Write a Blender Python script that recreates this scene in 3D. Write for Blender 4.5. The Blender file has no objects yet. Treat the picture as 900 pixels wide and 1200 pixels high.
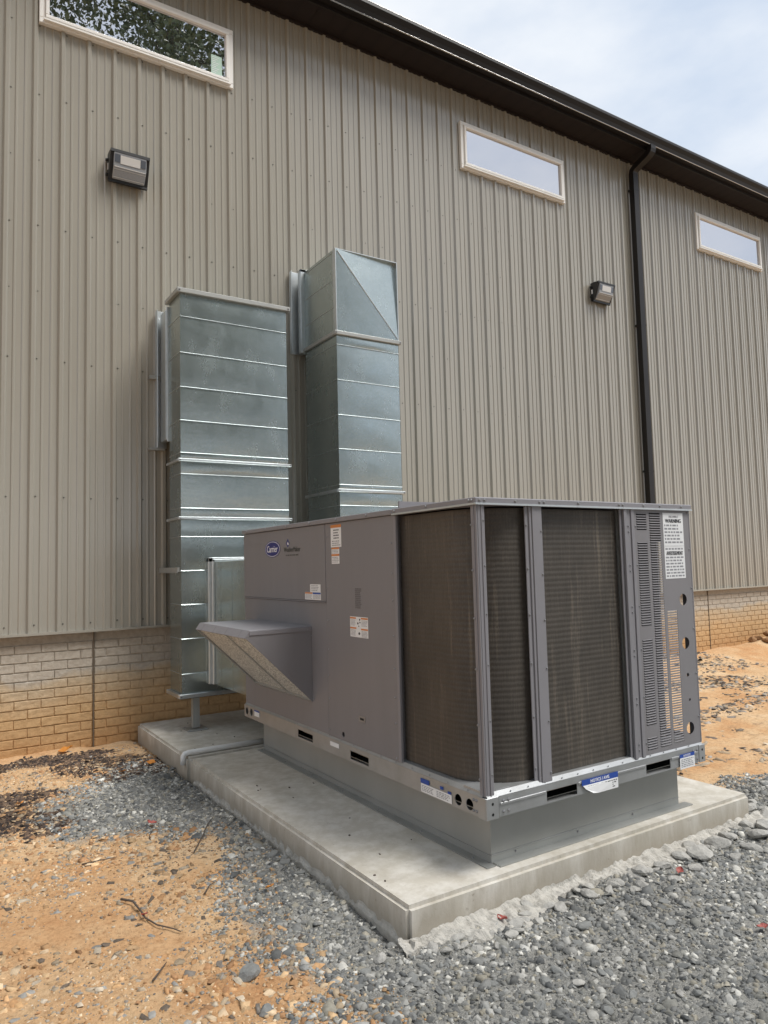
import bpy, bmesh, math, random
import numpy as np
from mathutils import Vector, Matrix
from mathutils.geometry import tessellate_polygon

random.seed(7)
RNG = np.random.default_rng(11)
scene = bpy.context.scene
col = scene.collection

# ------------------------------------------------------------------ camera
CAM = Vector((-3.7296, -6.8817, 1.5348))
YAW, PIT, ROL, FPX = -0.5687, 0.0734, -0.0255, 844.855
fwd = Vector((-math.sin(YAW)*math.cos(PIT), math.cos(YAW)*math.cos(PIT), math.sin(PIT)))
rt0 = Vector((math.cos(YAW), math.sin(YAW), 0)); up0 = rt0.cross(fwd)
rt = rt0*math.cos(ROL) + up0*math.sin(ROL); up = -rt0*math.sin(ROL) + up0*math.cos(ROL)
cd = bpy.data.cameras.new('camera'); cam = bpy.data.objects.new('camera', cd); col.objects.link(cam)
cam.matrix_world = Matrix(((rt.x, up.x, -fwd.x, CAM.x), (rt.y, up.y, -fwd.y, CAM.y), (rt.z, up.z, -fwd.z, CAM.z), (0, 0, 0, 1)))
cd.sensor_fit = 'VERTICAL'; cd.sensor_height = 36.0; cd.sensor_width = 27.0
cd.lens = FPX/1200*36.0; cd.clip_start = 0.05; cd.clip_end = 2000
scene.camera = cam
scene.render.resolution_x = 768; scene.render.resolution_y = 1024

# ------------------------------------------------------------------ light and exposure
SUN_EL, SUN_AZ = math.radians(58), math.radians(141)     # azimuth measured from +Y clockwise (towards +X)
to_sun = Vector((math.sin(SUN_AZ)*math.cos(SUN_EL), math.cos(SUN_AZ)*math.cos(SUN_EL), math.sin(SUN_EL)))
sd = bpy.data.lights.new('sun', 'SUN'); sd.energy = 2.0; sd.angle = math.radians(26); sd.color = (1.0, 0.97, 0.92)
so = bpy.data.objects.new('sun', sd); col.objects.link(so)
so.rotation_euler = to_sun.to_track_quat('Z', 'Y').to_euler()
w = bpy.data.worlds.new('World'); scene.world = w; w.use_nodes = True
nt = w.node_tree; nt.nodes.clear()
def wn(t, **k):
    n = nt.nodes.new(t)
    for a, b in k.items(): setattr(n, a, b)
    return n
sky = wn('ShaderNodeTexSky', sky_type='NISHITA', sun_disc=False, sun_elevation=SUN_EL, sun_rotation=SUN_AZ)
tc = wn('ShaderNodeTexCoord')
mp = wn('ShaderNodeMapping'); mp.inputs['Scale'].default_value = (1.0, 1.0, 2.2)
n1 = wn('ShaderNodeTexNoise'); n1.inputs['Scale'].default_value = 3.4; n1.inputs['Detail'].default_value = 6; n1.inputs['Roughness'].default_value = .52
cr = wn('ShaderNodeValToRGB')
cr.color_ramp.elements[0].position = .36; cr.color_ramp.elements[0].color = (5.9, 6.75, 8.0, 1)
cr.color_ramp.elements[1].position = .66; cr.color_ramp.elements[1].color = (8.9, 9.15, 9.4, 1)
mx = wn('ShaderNodeMix', data_type='RGBA'); mx.inputs[0].default_value = .88
bg = wn('ShaderNodeBackground'); bg.inputs['Strength'].default_value = .0565
wo = wn('ShaderNodeOutputWorld')
L = nt.links.new
L(tc.outputs['Generated'], mp.inputs['Vector']); L(mp.outputs[0], n1.inputs['Vector']); L(n1.outputs['Fac'], cr.inputs['Fac'])
L(sky.outputs['Color'], mx.inputs['A']); L(cr.outputs['Color'], mx.inputs['B']); L(mx.outputs['Result'], bg.inputs['Color']); L(bg.outputs[0], wo.inputs['Surface'])
scene.view_settings.view_transform = 'Standard'; scene.view_settings.look = 'None'
scene.view_settings.exposure = 1.06; scene.view_settings.gamma = 1.0

# ------------------------------------------------------------------ helpers
def tag(o, label=None, cat=None, group=None, kind=None):
    if label: o['label'] = label
    if cat: o['category'] = cat
    if group: o['group'] = group
    if kind: o['kind'] = kind
    return o
def empty(name, loc=(0, 0, 0), label=None, cat=None, group=None):
    o = bpy.data.objects.new(name, None); o.empty_display_size = .1; col.objects.link(o); o.location = loc
    return tag(o, label, cat, group)
def wloc(o):
    v = Vector((0, 0, 0))
    while o is not None: v = v + Vector(o.location); o = o.parent
    return v
class MB:
    def __init__(s): s.v = []; s.f = []
    def add(s, vs, fs):
        b = len(s.v); s.v += [tuple(v) for v in vs]; s.f += [tuple(i+b for i in f) for f in fs]; return s
    def box(s, x0, x1, y0, y1, z0, z1):
        return s.add([(x0,y0,z0),(x1,y0,z0),(x1,y1,z0),(x0,y1,z0),(x0,y0,z1),(x1,y0,z1),(x1,y1,z1),(x0,y1,z1)],
                     [(0,3,2,1),(4,5,6,7),(0,1,5,4),(1,2,6,5),(2,3,7,6),(3,0,4,7)])
    def prism(s, poly, a, b, axis):
        # poly: list of 2-D points, extruded along axis from a to b
        n = len(poly)
        def P(p, t):
            return {0: (t, p[0], p[1]), 1: (p[0], t, p[1]), 2: (p[0], p[1], t)}[axis]
        vs = [P(p, a) for p in poly] + [P(p, b) for p in poly]
        return s.add(vs, [tuple(range(n))[::-1], tuple(range(n, 2*n))] + [(i, (i+1) % n, n+(i+1) % n, n+i) for i in range(n)])
    def tube(s, pts, r, n=8, caps=True):
        pts = [Vector(p) for p in pts]; rs = r if isinstance(r, (list, tuple)) else [r]*len(pts)
        b = len(s.v); up_ = None
        for i, p in enumerate(pts):
            t = (pts[min(i+1, len(pts)-1)] - pts[max(i-1, 0)]).normalized()
            if up_ is None: up_ = Vector((0, 0, 1)) if abs(t.z) < .9 else Vector((1, 0, 0))
            u = t.cross(up_)
            if u.length < 1e-5: u = t.orthogonal()
            u.normalize(); v = u.cross(t).normalized(); up_ = v
            for k in range(n):
                a = 2*math.pi*k/n + math.pi/n
                s.v.append(tuple(p + (u*math.cos(a) + v*math.sin(a))*rs[i]))
        for i in range(len(pts)-1):
            for k in range(n):
                s.f.append((b+i*n+k, b+i*n+(k+1) % n, b+(i+1)*n+(k+1) % n, b+(i+1)*n+k))
        if caps: s.f.append(tuple(b+k for k in range(n))[::-1]); s.f.append(tuple(b+(len(pts)-1)*n+k for k in range(n)))
        return s
    def screw(s, c, nrm, r=.006):
        nrm = Vector(nrm).normalized(); u = nrm.orthogonal().normalized(); v = nrm.cross(u); c = Vector(c)
        vs = [c + (u*math.cos(k*math.pi/3) + v*math.sin(k*math.pi/3))*r for k in range(6)]
        vs += [c + nrm*r*.7 + (u*math.cos(k*math.pi/3) + v*math.sin(k*math.pi/3))*r*.6 for k in range(6)]
        return s.add(vs, [(k, (k+1) % 6, 6+(k+1) % 6, 6+k) for k in range(6)] + [tuple(range(6, 12))])
    def build(s, name, mat, parent=None, bevel=0, smooth=False, kind=None, fixn=True):
        o_ = wloc(parent) if parent else Vector((0, 0, 0))
        me = bpy.data.meshes.new(name); me.from_pydata([(v[0]-o_.x, v[1]-o_.y, v[2]-o_.z) for v in s.v], [], s.f)
        if fixn or bevel:
            bm = bmesh.new(); bm.from_mesh(me)
            if fixn: bmesh.ops.recalc_face_normals(bm, faces=bm.faces)
            if bevel:
                es = [e for e in bm.edges if len(e.link_faces) == 2 and e.calc_face_angle(0) > .6]
                bmesh.ops.bevel(bm, geom=es, offset=bevel, segments=4 if bevel > .008 else 1, affect='EDGES', clamp_overlap=True)
            bm.to_mesh(me); bm.free()
        if smooth: me.polygons.foreach_set('use_smooth', [True]*len(me.polygons))
        if mat: me.materials.append(mat)
        o = bpy.data.objects.new(name, me); col.objects.link(o)
        if parent: o.parent = parent
        if kind: o['kind'] = kind
        return o
def plate(mb, outer, holes, m, t):
    """flat sheet with holes: 2-D rings through the map m(u, v, depth), thickness t"""
    rings = [outer] + holes
    tri = tessellate_polygon([[Vector((p[0], p[1], 0)) for p in r] for r in rings])
    flat = [p for r in rings for p in r]; n = len(flat)
    vs = [m(p[0], p[1], 0) for p in flat] + [m(p[0], p[1], t) for p in flat]
    fs = [tuple(f) for f in tri] + [tuple(i+n for i in f)[::-1] for f in tri]
    b = 0
    for r in rings:
        k = len(r)
        fs += [(b+i, b+(i+1) % k, n+b+(i+1) % k, n+b+i) for i in range(k)]; b += k
    mb.add(vs, fs)
def rect(a, b, c, d): return [(a, c), (b, c), (b, d), (a, d)]
def circ(u, v, r, n=16): return [(u+r*math.cos(2*math.pi*k/n), v+r*math.sin(2*math.pi*k/n)) for k in range(n)]
def copy_tree(o, parent=None):
    c = o.copy(); col.objects.link(c)
    if parent is not None: c.parent = parent
    for ch in list(o.children): copy_tree(ch, c)
    return c

# ------------------------------------------------------------------ materials
def mat(name, base=(.5, .5, .5), rough=.5, metal=0.0, var=None, bump=None, spec=.5, extra=None):
    """var = (scale, amount, stretch, second colour); bump = (scale, strength, stretch)"""
    m = bpy.data.materials.new(name); m.use_nodes = True
    t = m.node_tree; p = t.nodes['Principled BSDF']; lk = t.links.new
    p.inputs['Base Color'].default_value = (*base, 1); p.inputs['Roughness'].default_value = rough
    p.inputs['Metallic'].default_value = metal; p.inputs['Specular IOR Level'].default_value = spec
    geo = t.nodes.new('ShaderNodeNewGeometry')
    def noise(scale, stretch=(1, 1, 1), detail=5, rgh=.6):
        mpn = t.nodes.new('ShaderNodeMapping'); mpn.inputs['Scale'].default_value = stretch
        n = t.nodes.new('ShaderNodeTexNoise'); n.inputs['Scale'].default_value = scale
        n.inputs['Detail'].default_value = detail; n.inputs['Roughness'].default_value = rgh
        lk(geo.outputs['Position'], mpn.inputs[0]); lk(mpn.outputs[0], n.inputs['Vector']); return n.outputs['Fac']
    def ramp(fac, stops):
        r = t.nodes.new('ShaderNodeValToRGB'); e = r.color_ramp.elements
        e[0].position, e[0].color = stops[0][0], (*stops[0][1], 1); e[1].position, e[1].color = stops[-1][0], (*stops[-1][1], 1)
        for ps, c in stops[1:-1]:
            k = e.new(ps); k.color = (*c, 1)
        lk(fac, r.inputs['Fac']); return r.outputs['Color']
    def mix(fac, a, b, mode='MIX'):
        x = t.nodes.new('ShaderNodeMix'); x.data_type = 'RGBA'; x.blend_type = mode
        if isinstance(fac, float): x.inputs[0].default_value = fac
        else: lk(fac, x.inputs[0])
        for i, q in (('A', a), ('B', b)):
            if isinstance(q, tuple): x.inputs[i].default_value = (*q, 1)
            else: lk(q, x.inputs[i])
        return x.outputs['Result']
    m_api = dict(t=t, p=p, lk=lk, noise=noise, ramp=ramp, mix=mix, geo=geo)
    if var:
        sc, am, st, c2 = var
        f = ramp(noise(sc, st), [(.3, (0, 0, 0)), (.7, (am, am, am))])
        lk(mix(f, base, c2), p.inputs['Base Color'])
    if bump:
        sc, sg, st = bump
        b = t.nodes.new('ShaderNodeBump'); b.inputs['Strength'].default_value = sg; b.inputs['Distance'].default_value = .01
        lk(noise(sc, st, 6), b.inputs['Height']); lk(b.outputs[0], p.inputs['Normal'])
    if extra: extra(m_api)
    return m
def galv_extra(a):
    t, lk, p = a['t'], a['lk'], a['p']
    v = t.nodes.new('ShaderNodeTexVoronoi'); v.inputs['Scale'].default_value = 60
    lk(a['geo'].outputs['Position'], v.inputs['Vector'])
    sp = t.nodes.new('ShaderNodeSeparateColor'); lk(v.outputs['Color'], sp.inputs[0])
    c1 = a['ramp'](sp.outputs[0], [(0, (.42, .475, .465)), (1, (.47, .525, .52))])
    n = a['ramp'](a['noise'](1.6, (1, 1, 1.6), 6), [(.35, (0, 0, 0)), (.75, (.25, .25, .25))])
    c2 = a['mix'](n, c1, (.33, .37, .37))
    sm = a['ramp'](a['noise'](3.4, (1.2, 1.2, .55), 7, .7), [(.58, (0, 0, 0)), (.86, (.22, .22, .22))])
    lk(a['mix'](sm, c2, (.72, .74, .75)), p.inputs['Base Color'])
    r = t.nodes.new('ShaderNodeMapRange'); r.inputs['From Min'].default_value = .3; r.inputs['From Max'].default_value = .7
    r.inputs['To Min'].default_value = .20; r.inputs['To Max'].default_value = .30
    lk(a['noise'](5, (1, 1, .5), 6, .7), r.inputs['Value']); lk(r.outputs[0], p.inputs['Roughness'])
    b = t.nodes.new('ShaderNodeBump'); b.inputs['Strength'].default_value = .10; b.inputs['Distance'].default_value = .02
    lk(a['noise'](4, (1, 1, 2.2), 2), b.inputs['Height']); lk(b.outputs[0], p.inputs['Normal'])
M = {}
M['siding'] = mat('siding_paint', (.335, .315, .270), .20, 0, (1.1, .6, (2.5, 2.5, .16), (.295, .276, .235)), (9, .04, (1, 1, .4)), 1.0)
M['galv'] = mat('galvanised_sheet', (.5, .53, .53), .36, .9, extra=galv_extra)
M['galv_edge'] = mat('galvanised_edge', (.64, .67, .68), .36, .85, (20, .6, (1, 1, 1), (.52, .55, .56)))
M['galv_dull'] = mat('galvanised_dull', (.40, .405, .39), .42, .38, (3.5, .7, (1, 1, .6), (.33, .335, .32)), (40, .03, (1, 1, 1)))
M['galv_rail'] = mat('galvanised_rail', (.46, .47, .48), .38, .6, (6, .8, (1, 1, 1), (.34, .345, .34)), (30, .03, (1, 1, 1)))
M['dark_bronze'] = mat('dark_bronze_metal', (.011, .009, .0085), .42, 0, (4, .5, (1, 1, 1), (.015, .012, .011)), None, .35)
M['edge_highlight'] = mat('gutter_edge_highlight', (.42, .41, .40), .14, .9, spec=.8)  # pale metal puts the highlight along the dark gutter's rolled edge into the colour
M['soffit'] = mat('soffit_vinyl', (.019, .013, .012), .55, 0, (5, .5, (1, 1, 1), (.014, .010, .0095)), None, .3)
M['frame'] = mat('window_vinyl', (.80, .785, .755), .4, 0, (7, .4, (1, 1, 1), (.75, .73, .69)))
M['black'] = mat('black_plastic', (.014, .014, .015), .42)
M['dark'] = mat('dark_interior', (.012, .012, .012), .8)
M['unit'] = mat('unit_paint', (.225, .215, .225), .46, 0, (2.2, .6, (2.5, 2.5, .35), (.195, .186, .190)), (160, .025, (1, 1, 1)), .45)
M['post'] = mat('post_paint', (.245, .236, .252), .42, 0, (5, .5, (1, 1, .3), (.21, .203, .215)), None, .5)
M['wall_screw'] = mat('painted_screw', (.13, .12, .105), .4, .3)
M['screw'] = mat('screw_metal', (.30, .30, .31), .4, .6)
M['white_label'] = mat('label_white', (.80, .80, .80), .5, 0, (60, .3, (1, 1, 1), (.72, .73, .75)))
M['orange'] = mat('label_orange', (.62, .22, .05), .5)
M['blue'] = mat('label_blue', (.02, .07, .34), .45)
M['navy'] = mat('emblem_navy', (.012, .014, .16), .35)
M['ink'] = mat('label_ink', (.05, .05, .055), .6)
M['faint_ink'] = mat('label_faint_ink', (.27, .27, .29), .6)
M['stencil'] = mat('faded_stencil', (.125, .118, .122), .55)
M['print'] = mat('emblem_print', (.06, .062, .055), .5)
M['white_paint'] = mat('emblem_white', (.78, .78, .82), .4)
M['pvc'] = mat('white_pvc', (.82, .82, .80), .4, 0, (9, .3, (1, 1, 1), (.7, .69, .66)))
M['slot_tan'] = mat('rail_slot_tan', (.34, .25, .17), .8)
M['sticker'] = mat('window_sticker', (.42, .60, .50), .5)
M['bark'] = mat('bark', (.075, .058, .045), .9, 0, (6, .8, (4, 4, .6), (.04, .032, .026)), (14, .6, (4, 4, .5)))
M['leaf_green'] = mat('green_leaf', (.075, .105, .045), .5, 0, (1.1, .9, (1, 1, 1), (.12, .15, .065)))
M['twig'] = mat('dry_twig', (.09, .07, .055), .85)
M['leaf_orange'] = mat('dry_leaf_orange', (.55, .22, .03), .6, 0, (60, .6, (1, 1, 1), (.42, .15, .03)))
M['leaf_red'] = mat('dry_leaf_red', (.38, .09, .07), .6, 0, (60, .6, (1, 1, 1), (.27, .07, .06)))
M['lens_dark'] = mat('dark_reflector_side', (.10, .11, .13), .12, spec=.8)
M['reflector'] = mat('lamp_reflector', (.66, .64, .61), .3, .2)
def glass_mat(name, back, refl):
    m = bpy.data.materials.new(name); m.use_nodes = True; t = m.node_tree; t.nodes.clear()
    o = t.nodes.new('ShaderNodeOutputMaterial'); mx_ = t.nodes.new('ShaderNodeMixShader'); g = t.nodes.new('ShaderNodeBsdfGlossy')
    d = t.nodes.new('ShaderNodeBsdfDiffuse'); d.inputs[0].default_value = (*back, 1)
    g.inputs['Roughness'].default_value = .004; g.inputs['Color'].default_value = (.96, .955, 1.0, 1)
    lw = t.nodes.new('ShaderNodeLayerWeight'); lw.inputs['Blend'].default_value = .35
    mr = t.nodes.new('ShaderNodeMapRange'); mr.inputs['To Min'].default_value = refl; mr.inputs['To Max'].default_value = 1.0
    nz = t.nodes.new('ShaderNodeTexNoise'); nz.inputs['Scale'].default_value = 1.2
    ge = t.nodes.new('ShaderNodeNewGeometry'); bp = t.nodes.new('ShaderNodeBump'); bp.inputs['Strength'].default_value = .05; bp.inputs['Distance'].default_value = .02
    t.links.new(ge.outputs['Position'], nz.inputs['Vector']); t.links.new(nz.outputs['Fac'], bp.inputs['Height']); t.links.new(bp.outputs[0], g.inputs['Normal'])
    t.links.new(lw.outputs['Fresnel'], mr.inputs['Value']); t.links.new(mr.outputs[0], mx_.inputs[0])
    t.links.new(d.outputs[0], mx_.inputs[1]); t.links.new(g.outputs[0], mx_.inputs[2]); t.links.new(mx_.outputs[0], o.inputs[0])
    return m
M['glass'] = glass_mat('coated_window_glass', (.045, .058, .050), .64)
M['lens'] = mat('prismatic_lens', (.30, .31, .325), .06, 0, (50, .5, (1, 1, 3), (.22, .23, .245)), (70, .12, (1, 1, 4)), .8)
def coil_extra(a):
    d = a['ramp'](a['noise'](5, (6, 6, .35), 6, .65), [(.56, (0, 0, 0)), (.74, (.7, .7, .7))])
    b = a['ramp'](a['noise'](2.2, (1, 1, .8), 5), [(.3, (.066, .057, .048)), (.7, (.105, .089, .073))])
    c = a['mix'](d, b, (.21, .175, .135))
    f = a['ramp'](a['noise'](95, (4, 4, .12), 2), [(.4, (.75, .75, .75)), (.6, (1.1, 1.1, 1.1))])
    a['lk'](a['mix'](1.0, c, f, 'MULTIPLY'), a['p'].inputs['Base Color'])
M['coil'] = mat('coil_fins', (.06, .05, .04), .55, .25, extra=coil_extra)
def speck_extra(a):
    c = a['ramp'](a['noise'](75, (1, 1, 1), 3, .8), [(.40, (.22, .22, .205)), (.54, (.80, .79, .75))])
    a['lk'](c, a['p'].inputs['Base Color'])
    b = a['t'].nodes.new('ShaderNodeBump'); b.inputs['Strength'].default_value = .5; b.inputs['Distance'].default_value = .004
    a['lk'](a['noise'](150, (1, 1, 1), 2, .8), b.inputs['Height']); a['lk'](b.outputs[0], a['p'].inputs['Normal'])
M['filter'] = mat('aluminium_mesh_filter', (.4, .4, .38), .5, .4, extra=speck_extra)
def conc_extra(a):
    c = a['ramp'](a['noise'](1.7, (1, 1, 1), 7, .65), [(.3, (.54, .515, .46)), (.55, (.63, .60, .545)), (.75, (.68, .655, .605))])
    s = a['ramp'](a['noise'](3.2, (3.5, 3.5, .8), 6, .7), [(.40, (.82, .80, .76)), (.62, (1, 1, 1))])
    c = a['mix'](1.0, c, s, 'MULTIPLY')
    k = a['ramp'](a['noise'](42, (1, 1, 1), 3, .6), [(.25, (.6, .58, .55)), (.33, (1, 1, 1))])
    c = a['mix'](1.0, c, k, 'MULTIPLY')
    t, lk = a['t'], a['lk']                     # mud splash, form stains and painted-in shade darkening the sides
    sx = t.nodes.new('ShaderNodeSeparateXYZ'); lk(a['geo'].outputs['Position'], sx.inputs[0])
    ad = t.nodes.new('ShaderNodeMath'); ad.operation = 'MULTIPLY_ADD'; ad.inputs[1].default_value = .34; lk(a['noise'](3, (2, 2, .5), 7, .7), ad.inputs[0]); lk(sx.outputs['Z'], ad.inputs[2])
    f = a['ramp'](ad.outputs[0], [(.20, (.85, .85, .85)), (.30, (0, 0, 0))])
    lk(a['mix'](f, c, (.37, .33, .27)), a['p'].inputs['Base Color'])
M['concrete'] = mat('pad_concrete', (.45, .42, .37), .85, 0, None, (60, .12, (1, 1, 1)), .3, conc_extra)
M['spill'] = mat('spilled_concrete', (.56, .535, .485), .95, 0, (22, .9, (1, 1, 1), (.38, .36, .325)), (55, .9, (1, 1, 1)), .2)
def brick_extra(a):
    t, lk = a['t'], a['lk']
    sx = t.nodes.new('ShaderNodeSeparateXYZ'); lk(a['geo'].outputs['Position'], sx.inputs[0])
    ad = t.nodes.new('ShaderNodeMath'); ad.operation = 'MULTIPLY_ADD'; ad.inputs[1].default_value = .55; lk(a['noise'](.9, (1, 1, 1), 5), ad.inputs[0]); lk(sx.outputs['Z'], ad.inputs[2])
    c = a['ramp'](ad.outputs[0], [(.25, (.45, .26, .12)), (.62, (.54, .36, .19)), (.92, (.50, .40, .28)), (1.12, (.45, .405, .345)), (1.3, (.44, .41, .365))])
    k = a['ramp'](a['noise'](24, (1, 1, 1), 5, .7), [(.3, (.80, .78, .75)), (.7, (1.1, 1.1, 1.1))])
    lk(a['mix'](1.0, c, k, 'MULTIPLY'), a['p'].inputs['Base Color'])
M['brick'] = mat('formed_brick', (.4, .28, .16), .88, 0, None, (38, .55, (1, 1, 1)), .25, brick_extra)
def tint_extra(a):
    at = a['t'].nodes.new('ShaderNodeAttribute'); at.attribute_name = 'tint'
    k = a['ramp'](a['noise'](60, (1, 1, 1), 4), [(.3, (.8, .8, .8)), (.7, (1.15, 1.15, 1.15))])
    a['lk'](a['mix'](1.0, at.outputs['Color'], k, 'MULTIPLY'), a['p'].inputs['Base Color'])
M['stones'] = mat('loose_stone', (.2, .2, .2), .85, 0, extra=tint_extra, spec=.3)
M['rock'] = mat('grey_rock', (.26, .262, .25), .85, 0, (24, .9, (1, 1, 1), (.17, .172, .168)), (45, .6, (1, 1, 1)), .3)
M['rock_pale'] = mat('pale_rubble', (.47, .455, .42), .9, 0, (26, .9, (1, 1, 1), (.30, .29, .27)), (45, .9, (1, 1, 1)), .25)
M['clod'] = mat('clay_clod', (.30, .17, .085), .95, 0, (10, .9, (1, 1, 1), (.20, .115, .06)), (30, .6, (1, 1, 1)), .2)
def ground_extra(a):
    t, lk = a['t'], a['lk']
    at = t.nodes.new('ShaderNodeAttribute'); at.attribute_name = 'cover'
    sp = t.nodes.new('ShaderNodeSeparateColor'); lk(at.outputs['Color'], sp.inputs[0])
    def edge(ch, lo, hi, amp, sc):
        n = a['noise'](sc, (1, 1, 1), 7, .7)
        ma = t.nodes.new('ShaderNodeMath'); ma.operation = 'MULTIPLY_ADD'; ma.inputs[1].default_value = amp; ma.inputs[2].default_value = -amp/2; lk(n, ma.inputs[0])
        ad = t.nodes.new('ShaderNodeMath'); ad.operation = 'ADD'; lk(ma.outputs[0], ad.inputs[0]); lk(ch, ad.inputs[1])
        mr = t.nodes.new('ShaderNodeMapRange'); mr.inputs['From Min'].default_value = lo; mr.inputs['From Max'].default_value = hi; lk(ad.outputs[0], mr.inputs['Value'])
        return mr.outputs[0]
    clay = a['ramp'](a['noise'](1.1, (1, 1, 1), 8, .68), [(.28, (.42, .21, .095)), (.42, (.50, .295, .15)), (.54, (.56, .38, .22)), (.72, (.60, .46, .31))])
    fine = a['ramp'](a['noise'](34, (1, 1, 1), 6, .75), [(.32, (.66, .62, .58)), (.5, (1, 1, 1)), (.72, (1.16, 1.16, 1.16))])
    clay = a['mix'](1.0, clay, fine, 'MULTIPLY')
    dk = a['ramp'](a['noise'](3.0, (1, 1, 1), 8, .75), [(.58, (0, 0, 0)), (.72, (.6, .6, .6))])
    clay = a['mix'](dk, clay, (.30, .20, .12))
    grav = a['ramp'](a['noise'](150, (1, 1, 1), 4, .85), [(.3, (.12, .12, .115)), (.5, (.25, .247, .232)), (.72, (.46, .45, .415))])
    gp = a['ramp'](a['noise'](2.0, (1, 1, 1), 6, .7), [(.35, (.8, .8, .8)), (.7, (1.15, 1.13, 1.1))])
    grav = a['mix'](1.0, grav, gp, 'MULTIPLY')
    mul = a['ramp'](a['noise'](26, (1, 1, 1), 6, .8), [(.35, (.035, .026, .022)), (.6, (.085, .062, .05)), (.8, (.20, .13, .085))])
    c = a['mix'](edge(sp.outputs[0], .42, .58, .7, 6.0), clay, grav)
    c = a['mix'](edge(sp.outputs[1], .60, 1.0, 1.8, 6.0), c, mul)
    lk(c, a['p'].inputs['Base Color'])
M['joint'] = mat('joint_sealant', (.17, .135, .10), .8)
M['ground'] = mat('clay_and_gravel', (.5, .3, .15), .95, 0, None, (75, 1.0, (1, 1, 1)), .15, ground_extra)

# ------------------------------------------------------------------ ground
def hash2(ix, iy, s):
    h = (ix*374761393 + iy*668265263 + s*144665) & 0xffffffff
    h = ((h ^ (h >> 13))*1274126177) & 0xffffffff
    return ((h ^ (h >> 16)) & 0xffff)/65535.0
def vnoise(x, y, s=0):
    x0 = np.floor(x).astype(np.int64); y0 = np.floor(y).astype(np.int64); fx = x-x0; fy = y-y0
    fx = fx*fx*(3-2*fx); fy = fy*fy*(3-2*fy)
    return (hash2(x0, y0, s)*(1-fx) + hash2(x0+1, y0, s)*fx)*(1-fy) + (hash2(x0, y0+1, s)*(1-fx) + hash2(x0+1, y0+1, s)*fx)*fy
def fbm(x, y, s=0, o=5):
    r = 0; a = .5; f = 1.0
    for k in range(o): r = r + a*vnoise(x*f, y*f, s+k); a *= .5; f *= 2.03
    return r
def height(x, y):
    x = np.asarray(x, float); y = np.asarray(y, float)
    h = .05*(fbm(x*.9, y*.9, 3, 3)-.44) + .035*(fbm(x*5, y*5, 9, 4)-.47) + .016*(fbm(x*17, y*17, 90, 3)-.44)
    near = np.clip(1-np.abs(y+.1)/1.1, 0, 1)*(x > 1.0)           # soil banked against the far wall
    h = h + near*(.05 + .09*fbm(x*1.3, y*2.0, 21, 4))
    h = h + .14*np.exp(-((x-7.9)**2/.25 + (y+.28)**2/.05))*(0.6+fbm(x*6, y*6, 5, 3)) + .07*np.exp(-((x-9.0)**2/.16 + (y+.25)**2/.05))
    slab = (x > -2.09) & (x < .43) & (y > -4.39)
    return np.where(slab, np.minimum(h, 0) - .02, h)
GPOLY = np.array([(-2.04, -.75), (-2.5, -.85), (-3.0, -1.6), (-3.05, -2.25), (-2.6, -2.48), (-2.22, -2.72), (-2.26, -3.2), (-2.5, -3.6), (-2.52, -4.1), (-2.42, -4.65),
                  (-2.7, -5.4), (-3.6, -7.5), (-3.6, -30), (30, -30), (30, -6.0), (5, -4.6), (1.9, -4.0), (.9, -3.95), (.4, -3.95), (.0, -3.0), (-1.8, -2.0)])
def sdist(x, y, poly):
    d = np.full(x.shape, 1e9); inside = np.zeros(x.shape, bool); n = len(poly)
    for i in range(n):
        ax, ay = poly[i]; bx, by = poly[(i+1) % n]
        t = np.clip(((x-ax)*(bx-ax)+(y-ay)*(by-ay))/((bx-ax)**2+(by-ay)**2), 0, 1)
        d = np.minimum(d, np.hypot(x-ax-t*(bx-ax), y-ay-t*(by-ay)))
        c = ((ay > y) != (by > y)) & (x < (bx-ax)*(y-ay)/(by-ay+1e-12)+ax); inside ^= c
    return np.where(inside, d, -d)
def gravel_mask(x, y): return np.clip(.5 + sdist(x, y, GPOLY)/.62, 0, 1)
def mulch_mask(x, y):
    a = 1-np.hypot((x+2.35)/.62, (y+.72)/.42); b = 1-np.hypot((x+3.25)/.36, (y+1.55)/.5); c = 1-np.hypot((x+2.9)/.7, (y+.30)/.18)
    d = 1-np.hypot((x-5.0)/3.2, (y+1.0)/.5)*1.0; e = 1-np.hypot((x-2.5)/1.0, (y+3.0)/.3)
    return np.clip(.5 + np.maximum.reduce([a, b*.9, c*.9, d*.16-.18, e*.2-.12])*.8, 0, 1)
def axis(parts):
    out = []
    for a, b, s in parts: out += list(np.arange(a, b, s))
    return np.array(out + [parts[-1][1]])
xs = axis([(-220, -40, 60), (-40, -8, 8), (-8, -4, .5), (-4, 1.6, .026), (1.6, 10.2, .085), (10.2, 26, 1.2), (26, 60, 8), (60, 240, 60)])
ys = axis([(-240, -40, 50), (-40, -12, 4), (-12, -5.9, .3), (-5.9, .12, .028)])
X, Y = np.meshgrid(xs, ys); Z = height(X, Y)
nx, ny = len(xs), len(ys)
far = (np.hypot(X, Y) > 30); Z[far] = 0
me = bpy.data.meshes.new('ground')
idx = (np.arange(ny-1)[:, None]*nx + np.arange(nx-1)[None, :]).ravel()
quads = np.stack([idx, idx+1, idx+nx+1, idx+nx], 1)
vv = np.stack([X.ravel(), Y.ravel(), Z.ravel()], 1)
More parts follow.
